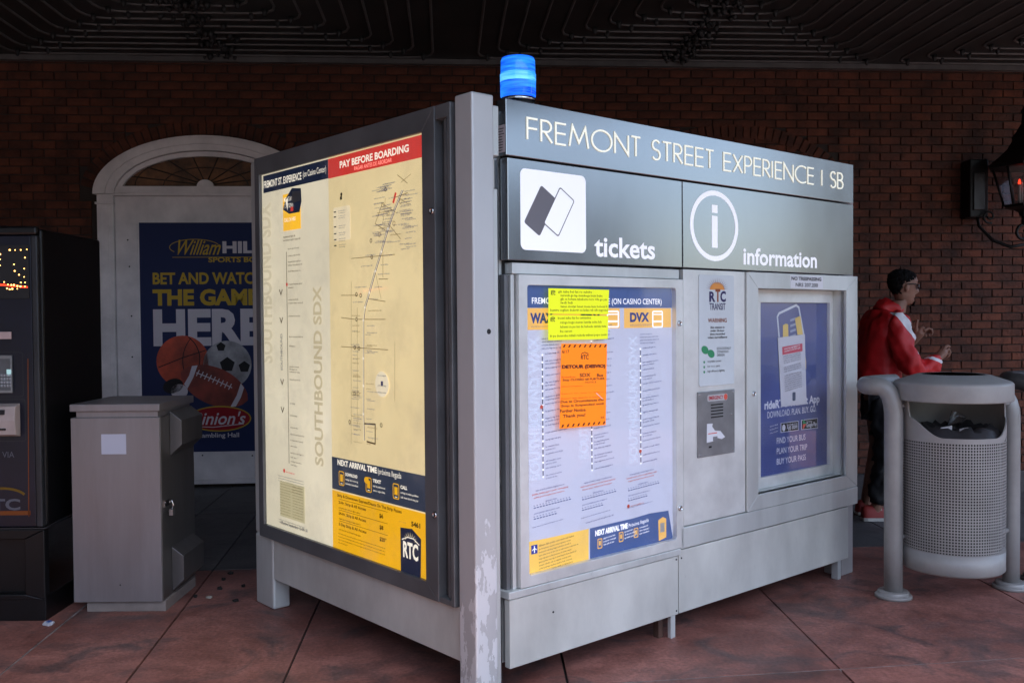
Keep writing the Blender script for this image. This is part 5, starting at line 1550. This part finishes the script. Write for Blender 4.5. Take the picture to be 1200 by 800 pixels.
mb = MB(); mb.tube([(0, 0, 2.23), (0, 0, 2.15)], .02, IRON, 8); mb.build('stem', ln)
br = spiral(.0, 2.08, .018, .095, PI * .5, -1.35)
mb = MB(); mb.tube([(x * 1.0, y, z) for x, y, z in br] , .013, IRON, 8); mb.build('scroll', ln)
mb = MB(); mb.tube([(.03, .02, 1.99), (-.08, .06, 1.97), (-.20, .12, 2.03), (-.28, .2, 2.16), (-.29, .26, 2.35), (-.25, .27, 2.46)], [.014, .015, .014, .013, .012, .010], IRON, 8); mb.build('bracket_arm', ln)
mb = MB(); mb.tube([(x - .21, y + .16, z + .17) for x, y, z in spiral(0, 2.07, .012, .06, PI, 1.3)], .010, IRON, 8); mb.build('scroll', ln)
mb = MB(); mb.box(-.36, -.20, .20, .42, 2.24, 2.74, IRON); mb.build('back_box', ln, bevel=.01)
mb = MB(); mb.box(-.335, -.235, .185, .20, 2.30, 2.62, mat('box_plate', (.03, .032, .034), .35, .5)); mb.build('box_plate', ln, bevel=.01)

# ------------------------------------------------------------------ litter on the paving
LW = mat('litter_white', (.55, .56, .62), .7, 0, .1, 30); LB = ink('litter_blue', (.05, .12, .4)); LT_ = mat('litter_tan', (.40, .36, .30), .8); LD = mat('dead_leaf', (.015, .013, .012), .8)
def scrap(x, y, w, h, m_, label, cat, m2=None, seed=0):
    r = random.Random(seed); mb = MB(); n = 9
    pts = [(w * math.cos(2 * PI * i / n) * r.uniform(.7, 1.1), h * math.sin(2 * PI * i / n) * r.uniform(.7, 1.1)) for i in range(n)]
    zz = [r.uniform(.002, .014) for _ in range(n)]
    vs = [(p[0], p[1], z) for p, z in zip(pts, zz)] + [(0, 0, .012)] + [(p[0] * .96, p[1] * .96, .0005) for p in pts]
    mb.add(vs, [(i, (i + 1) % n, n) for i in range(n)], m_); mb.add(vs, [(i, (i + 1) % n, n + 1 + (i + 1) % n, n + 1 + i) for i in range(n)], m_)
    if m2: mb.add([(p[0] * .5, p[1] * .5, .014) for p in pts], [tuple(range(n))], m2)
    o = mb.build('litter' if cat == 'litter' else 'leaf'); o.location = (x, y, 0); o.rotation_euler = (0, 0, r.uniform(0, 1)); tag(o, label, cat, None)
    return o
a = (-2.154, 4.338); scrap(a[0], a[1], .028, .035, LW, 'crumpled white and blue wrapper on the paving in front of the ticket machine', 'litter', LB, 1)
a = (-1.541, 4.735); scrap(a[0], a[1], .016, .02, LT_, 'small tan scrap on the red paving left of the kiosk foot', 'litter', None, 2)
for k, q in enumerate(((-1.423, 4.929), (-1.389, 4.673), (-1.567, 5.062), (-1.531, 4.885), (-1.615, 4.752), (-1.566, 5.181))):
    o = scrap(q[0], q[1], .012 + .004 * (k % 2), .018, LD, 'small black leaf scrap lying on the red paving behind the left post of the kiosk', 'leaf', None, 10 + k); o['group'] = 'black leaf scraps behind the left post'
a = (-1.329, 4.672)

# ------------------------------------------------------------------ person
SKIN = mat('skin', (.24, .115, .075), .5, 0, .08, 12)
RED = mat('red_tracksuit', (.55, .010, .012), .55, 0, .12, 5, .35, 9)
BLKT = mat('black_cloth', (.008, .008, .010), .7, 0, .2, 5)
HAIRM = mat('black_hair', (.005, .004, .004), .85, 0, .3, 40, .8, 90, spec=.15)
def jacket_mat():
    m = RED.copy(); m.name = 'red_tracksuit_white_stripe'
    n, l = m.node_tree.nodes, m.node_tree.links
    p = n['Principled BSDF']
    tc = n.new('ShaderNodeTexCoord'); sp = n.new('ShaderNodeSeparateXYZ'); l.new(tc.outputs['Object'], sp.inputs[0])
    def M(op, a, b=None):
        q = n.new('ShaderNodeMath'); q.operation = op
        for i, v in enumerate((a, b)):
            if v is None: continue
            if isinstance(v, (int, float)): q.inputs[i].default_value = v
            else: l.new(v, q.inputs[i])
        return q.outputs[0]
    X, Z, Y = sp.outputs['X'], sp.outputs['Z'], sp.outputs['Y']
    # stripe runs down and forward: z = 1.39 - 1.75 (x + .02), widening
    d = M('ADD', M('SUBTRACT', Z, 1.43), M('MULTIPLY', M('SUBTRACT', X, .025), 1.4))
    w1 = M('LESS_THAN', M('ABSOLUTE', d), .058)
    w2 = M('MULTIPLY', M('GREATER_THAN', Z, 1.155), M('LESS_THAN', Z, 1.415))
    w4 = M('MULTIPLY', M('LESS_THAN', M('ABSOLUTE', M('SUBTRACT', M('SUBTRACT', Z, 1.13), M('MULTIPLY', M('SUBTRACT', X, .2), -.35))), .012), M('GREATER_THAN', X, .13))
    w = M('MAXIMUM', M('MULTIPLY', w1, w2), w4)
    w = M('MULTIPLY', w, M('LESS_THAN', Y, .05))
    mx = n.new('ShaderNodeMix'); mx.data_type = 'RGBA'; mx.inputs['B'].default_value = (.72, .70, .72, 1)
    src = p.inputs['Base Color'].links[0].from_socket
    l.new(src, mx.inputs['A']); l.new(w, mx.inputs['Factor']); l.new(mx.outputs['Result'], p.inputs['Base Color'])
    return m
PX, PY = 2.53, 6.50
man = thing('person', 'man in red and white tracksuit top, black trousers and sunglasses behind the litter bin', 'person', (PX, PY, 0))


def folds(o, size, strength):
    t = bpy.data.textures.new(o.name + '_folds', 'CLOUDS'); t.noise_scale = size; t.noise_depth = 2
    d = o.modifiers.new('folds', 'DISPLACE'); d.texture = t; d.strength = strength; d.mid_level = .5


def skin(name, verts, edges, material, parent, sub=3, root=0, label=None, fold=(.07, .065)):
    """continuous surface grown from joints (x, y, z, rx, ry)"""
    bm = bmesh.new(); lay = bm.verts.layers.skin.verify(); vv = []
    for i, q in enumerate(verts):
        v = bm.verts.new(q[:3]); v[lay].radius = (q[3], q[4] if len(q) > 4 else q[3]); v[lay].use_root = (i == root); vv.append(v)
    for a, b in edges: bm.edges.new((vv[a], vv[b]))
    me = bpy.data.meshes.new(name); bm.to_mesh(me); bm.free()
    me.materials.append(material)
    o = bpy.data.objects.new(name, me); COL.objects.link(o); o.parent = parent
    md = o.modifiers.new('skin', 'SKIN'); md.use_smooth_shade = True
    s2 = o.modifiers.new('subdivision', 'SUBSURF'); s2.levels = sub; s2.render_levels = sub
    folds(o, *fold)
    return o


# jacket: torso, shoulders, both sleeves
jv = [(.0, .0, .83, .16, .19), (.0, .0, .98, .155, .185), (.01, .0, 1.14, .15, .19), (.03, .0, 1.29, .135, .19), (.055, .0, 1.40, .10, .135), (.115, .0, 1.500, .074, .080),
      (.03, -.20, 1.345, .090), (.055, -.26, 1.20, .088), (.09, -.275, 1.05, .082), (.17, -.25, 1.02, .080), (.27, -.20, 1.06, .070), (.335, -.17, 1.105, .058),
      (.05, .20, 1.345, .078), (.10, .25, 1.19, .070), (.16, .25, 1.07, .062), (.235, .20, 1.12, .055), (.285, .15, 1.20, .044)]
je = [(0, 1), (1, 2), (2, 3), (3, 4), (4, 5), (3, 6), (6, 7), (7, 8), (8, 9), (9, 10), (10, 11), (3, 12), (12, 13), (13, 14), (14, 15), (15, 16)]
skin('jacket', jv, je, jacket_mat(), man)
tv = [(0, 0, .88, .12, .15), (.0, -.085, .80, .095), (.02, -.09, .50, .085), (-.01, -.09, .28, .075), (-.05, -.09, .10, .072),
      (.03, .085, .80, .095), (.07, .09, .50, .080), (.03, .10, .28, .070), (-.02, .10, .10, .068)]
skin('trousers', tv, [(0, 1), (1, 2), (2, 3), (3, 4), (0, 5), (5, 6), (6, 7), (7, 8)], BLKT, man)

# body: head, neck, arms hidden in the sleeves, hands; one continuous mesh
def headrings():
    prof = [(.000, .052, -.005, .028), (.012, .076, -.025, .042), (.032, .083, -.042, .052), (.050, .076, -.052, .058), (.064, .084, -.058, .061), (.074, .080, -.062, .062), (.082, .083, -.068, .064),
            (.092, .082, -.078, .067), (.104, .084, -.086, .070), (.120, .083, -.094, .073), (.136, .079, -.100, .075), (.152, .084, -.104, .077), (.172, .085, -.105, .077), (.195, .074, -.100, .070), (.215, .054, -.082, .056), (.230, .024, -.05, .034), (.236, -.01, -.02, .01)]
    nose = {.082: .008, .092: .024, .104: .030, .120: .021, .136: .011, .152: .003}
    return prof, nose
prof, nose = headrings()
N = 24
hv = []
tilt_ = .12
def hp(x, y, z):
    """head-local point to person-local, tipped a little forward"""
    c_, s_ = math.cos(tilt_), math.sin(tilt_)
    return (.168 + x * c_ + z * s_ * 1.0 - .02, -.01 + y, 1.470 + z * c_ - x * s_)
for (z, xf, xb, hw_) in prof:
    for i in range(N):
        a = 2 * PI * i / N
        ca_, sa_ = math.cos(a), math.sin(a)
        rxx = xf if ca_ > 0 else -xb
        x = rxx * math.copysign(abs(ca_) ** .85, ca_); y = hw_ * math.copysign(abs(sa_) ** .9, sa_)
        nb_ = nose.get(z, 0)
        if ca_ > 0: x += nb_ * max(0, 1 - abs(y) / .026)
        if z in (.136, .120) and ca_ > .5 and .015 < abs(y) < .05: x -= .006       # eye hollows
        hv.append(hp(x, y, z))
hf = [(k * N + i, k * N + (i + 1) % N, (k + 1) * N + (i + 1) % N, (k + 1) * N + i) for k in range(len(prof) - 1) for i in range(N)]
hf.append(tuple((len(prof) - 1) * N + i for i in range(N)))
# neck ring chain carries on from the jaw ring down into the collar
nk = len(hv)
for k, (cx_, cz_, r_) in enumerate(((.135, 1.50, .056), (.12, 1.46, .060), (.105, 1.41, .066))):
    for i in range(N):
        a = 2 * PI * i / N; hv.append((cx_ + r_ * math.cos(a), -.01 + r_ * math.sin(a), cz_))
hf += [(nk + i, nk + N + i, nk + N + (i + 1) % N, nk + (i + 1) % N) for i in range(N)] + [(nk + N + i, nk + 2 * N + i, nk + 2 * N + (i + 1) % N, nk + N + (i + 1) % N) for i in range(N)]
hf += [(i, nk + i, nk + (i + 1) % N, (i + 1) % N) for i in range(N)] + [tuple(nk + 2 * N + i for i in range(N))]
for s_ in (-1, 1):      # ears
    b0 = len(hv)
    for k in range(3):
        for i in range(10):
            a = 2 * PI * i / 10; rr_ = (.018, .020, .010)[k]
            hv.append(hp(-.008 + rr_ * .75 * math.cos(a), s_ * (.070 + k * .008), .115 + rr_ * 1.5 * math.sin(a)))
    hf += [(b0 + k * 10 + i, b0 + k * 10 + (i + 1) % 10, b0 + (k + 1) * 10 + (i + 1) % 10, b0 + (k + 1) * 10 + i) for k in range(2) for i in range(10)] + [tuple(b0 + 20 + i for i in range(10)), tuple(b0 + i for i in range(10))[::-1]]


def chain(path, rad, n=8):
    """tapered tube with a rounded end appended to the body mesh"""
    mb = MB(); p = [Vector(q) for q in path]
    e = p[-1] + (p[-1] - p[-2]).normalized() * rad[-1] * .7
    mb.tube(p + [e], list(rad) + [rad[-1] * .45], SKIN, n)
    b0 = len(hv); hv.extend([tuple(v) for v in mb.v]); hf.extend([tuple(b0 + i for i in f) for f in mb.f])


# raised far hand: forearm, palm, thumb up, four fingers curling forward
w0 = Vector((.285, .15, 1.20))
chain([(.16, .25, 1.07), (.235, .20, 1.12), w0, (.305, .135, 1.235), (.33, .12, 1.275), (.345, .115, 1.30)], [.035, .033, .028, .033, .038, .026], 12)
chain([(.305, .12, 1.25), (.298, .105, 1.30), (.300, .10, 1.335), (.305, .098, 1.362)], [.016, .0125, .0105, .009])
for k, (dy, ln_) in enumerate(((-.030, .9), (-.010, 1.0), (.010, .95), (.030, .78))):
    b_ = Vector((.345 - .004 * k, .118 + dy, 1.285 - .010 * k))
    chain([b_, b_ + Vector((.034, 0, .020)) * ln_, b_ + Vector((.060, -.002, .012)) * ln_, b_ + Vector((.066, -.004, -.014)) * ln_], [.0115, .0100, .0092, .0080])
# near hand half closed at the cuff
w0 = Vector((.335, -.17, 1.115))
chain([(.17, -.25, 1.03), (.27, -.20, 1.07), w0, (.365, -.155, 1.14), (.385, -.14, 1.155)], [.035, .034, .028, .034, .024], 12)
for k, (dy, ln_) in enumerate(((-.028, .9), (-.009, 1.0), (.010, .95), (.028, .78))):
    b_ = Vector((.385 - .004 * k, -.142 + dy * .5, 1.16 - .011 * k))
    chain([b_, b_ + Vector((.030, .006, .004)) * ln_, b_ + Vector((.040, .008, -.020)) * ln_, b_ + Vector((.022, .008, -.036)) * ln_], [.0112, .0100, .0092, .0080])
chain([(.36, -.165, 1.155), (.375, -.172, 1.182), (.395, -.165, 1.19), (.412, -.155, 1.182)], [.015, .0125, .0105, .009])
# shins and ankles inside the trousers
for yy in (-.09, .10):
    chain([(0, yy * .8, .84), (.03, yy, .5), (-.01, yy, .28), (-.05, yy, .10), (-.055, yy, .05)], [.075, .055, .050, .038, .034], 12)
chain([(0, 0, .80), (0, 0, .98), (.01, 0, 1.14), (.03, 0, 1.29), (.06, 0, 1.37), (.10, -.01, 1.43)], [.10, .095, .10, .10, .07, .055], 14)
chain([(.03, .0, 1.29), (.03, -.19, 1.335), (.055, -.25, 1.20), (.09, -.265, 1.07), (.17, -.25, 1.03)], [.06, .050, .045, .040, .036], 12)
chain([(.03, .0, 1.29), (.05, .19, 1.335), (.10, .24, 1.19), (.16, .25, 1.07), (.17, .24, 1.075)], [.06, .050, .045, .040, .035], 12)
mb = MB(); mb.add(hv, hf, SKIN, True); body = mb.build('body', man)
rm = body.modifiers.new('one_surface', 'REMESH'); rm.mode = 'VOXEL'; rm.voxel_size = .0042; rm.use_smooth_shade = True
# hair: a cap that leaves the face free
hr = []
for (z, xf, xb, hw_) in prof[4:]:
    for i in range(N):
        a = 2 * PI * i / N; ca_, sa_ = math.cos(a), math.sin(a)
        rxx = xf if ca_ > 0 else -xb
        g_ = 1.07 if z < .2 else 1.09
        x = rxx * math.copysign(abs(ca_) ** .85, ca_) * g_; y = hw_ * math.copysign(abs(sa_) ** .9, sa_) * g_
        lim = -.028 if z < .13 else (-.028 + (z - .13) * 2.1)
        if x > lim and z < .185: x = min(x, lim); y *= (.80 if z < .15 else .93)
        hr.append(hp(x - .002, y, z * (1.03 if z > .19 else 1)))
n__ = len(prof[4:])
hfh = [(k * N + i, k * N + (i + 1) % N, (k + 1) * N + (i + 1) % N, (k + 1) * N + i) for k in range(n__ - 1) for i in range(N)] + [tuple((n__ - 1) * N + i for i in range(N)), tuple(range(N))[::-1]]
mb = MB(); mb.add(hr, hfh, HAIRM, True); hair = mb.build('hair', man); hs3 = hair.modifiers.new('subdivision', 'SUBSURF'); hs3.levels = hs3.render_levels = 2; folds(hair, .016, .022)
mb = MB()
vs = [hp(.060 + .022 * math.cos(t), .038 * math.sin(t) , z) for z in (.002, .018, .034) for t in [(-1.2 + .3 * i) for i in range(9)]]
vs = [(v[0] + .005, v[1], v[2] - .002) for v in vs]
mb.add(vs, [(k * 9 + i, k * 9 + i + 1, (k + 1) * 9 + i + 1, (k + 1) * 9 + i) for k in range(2) for i in range(8)], HAIRM, True); mb.build('goatee', man)
# sunglasses
GLB = mat('sunglass_black', (.006, .006, .008), .12)
mb = MB()
for s_ in (-1, 1):
    pts = [hp(.094 - .30 * abs(y) ** 1.35 * 1.9, s_ * y, z) for (y, z) in ((.008, .140), (.022, .150), (.045, .150), (.064, .145), (.066, .128), (.050, .116), (.028, .114), (.012, .124))]
    pts2 = [(p[0] - .004, p[1], p[2]) for p in pts]
    n_8 = len(pts); mb.add(pts + pts2, [tuple(range(n_8)), tuple(range(n_8, 2 * n_8))[::-1]] + [(i, (i + 1) % n_8, n_8 + (i + 1) % n_8, n_8 + i) for i in range(n_8)], GLB)
    mb.tube([hp(.066, s_ * .068, .143), hp(.03, s_ * .080, .143), hp(-.012, s_ * .080, .136)], .0035, GLB, 6)
mb.tube([hp(.094, -.009, .143), hp(.095, 0, .145), hp(.094, .009, .143)], .003, GLB, 6)
mb.build('sunglasses', man)
SHR = mat('shoe_red', (.30, .03, .025), .6); SHW = mat('shoe_white', (.55, .52, .48), .7)
for yy, xo in ((-.09, 0), (.10, .03)):
    mb = MB()
    secs = [(-.115, .030, .07), (-.09, .040, .085), (-.03, .040, .085), (.03, .042, .068), (.08, .047, .050), (.12, .044, .040), (.145, .028, .028)]
    vs = []; 
    for (x, w, h) in secs:
        for t in range(9):
            a = PI * t / 8; vs.append((x - .035 + xo, yy + w * math.cos(a), .022 + h * math.sin(a)))
    fs_ = [(k * 9 + i, k * 9 + i + 1, (k + 1) * 9 + i + 1, (k + 1) * 9 + i) for k in range(6) for i in range(8)]
    mb.add(vs, [f[::-1] for f in fs_] + [tuple(range(9)), tuple(range(54, 63))[::-1]], SHR, True)
    shoe = mb.build('shoe', man)
    mb = MB(); sp_ = [(x - .035 + xo, yy + (w + .004) * s_) for s_ in (1, -1) for (x, w, h) in (secs if s_ == 1 else secs[::-1])]
    mb.prism(sp_, 2, .001, .024, SHW); mb.build('sole', shoe, bevel=.003)
    mb = MB()
    for k in range(5):
        x = .005 + k * .022 - .035 + xo; h = .082 - k * .0085
        mb.tube([(x, yy - .030, .022 + h * .62), (x + .006, yy, .024 + h), (x, yy + .030, .022 + h * .62)], .0045, SHW, 5)
    mb.build('laces', shoe)
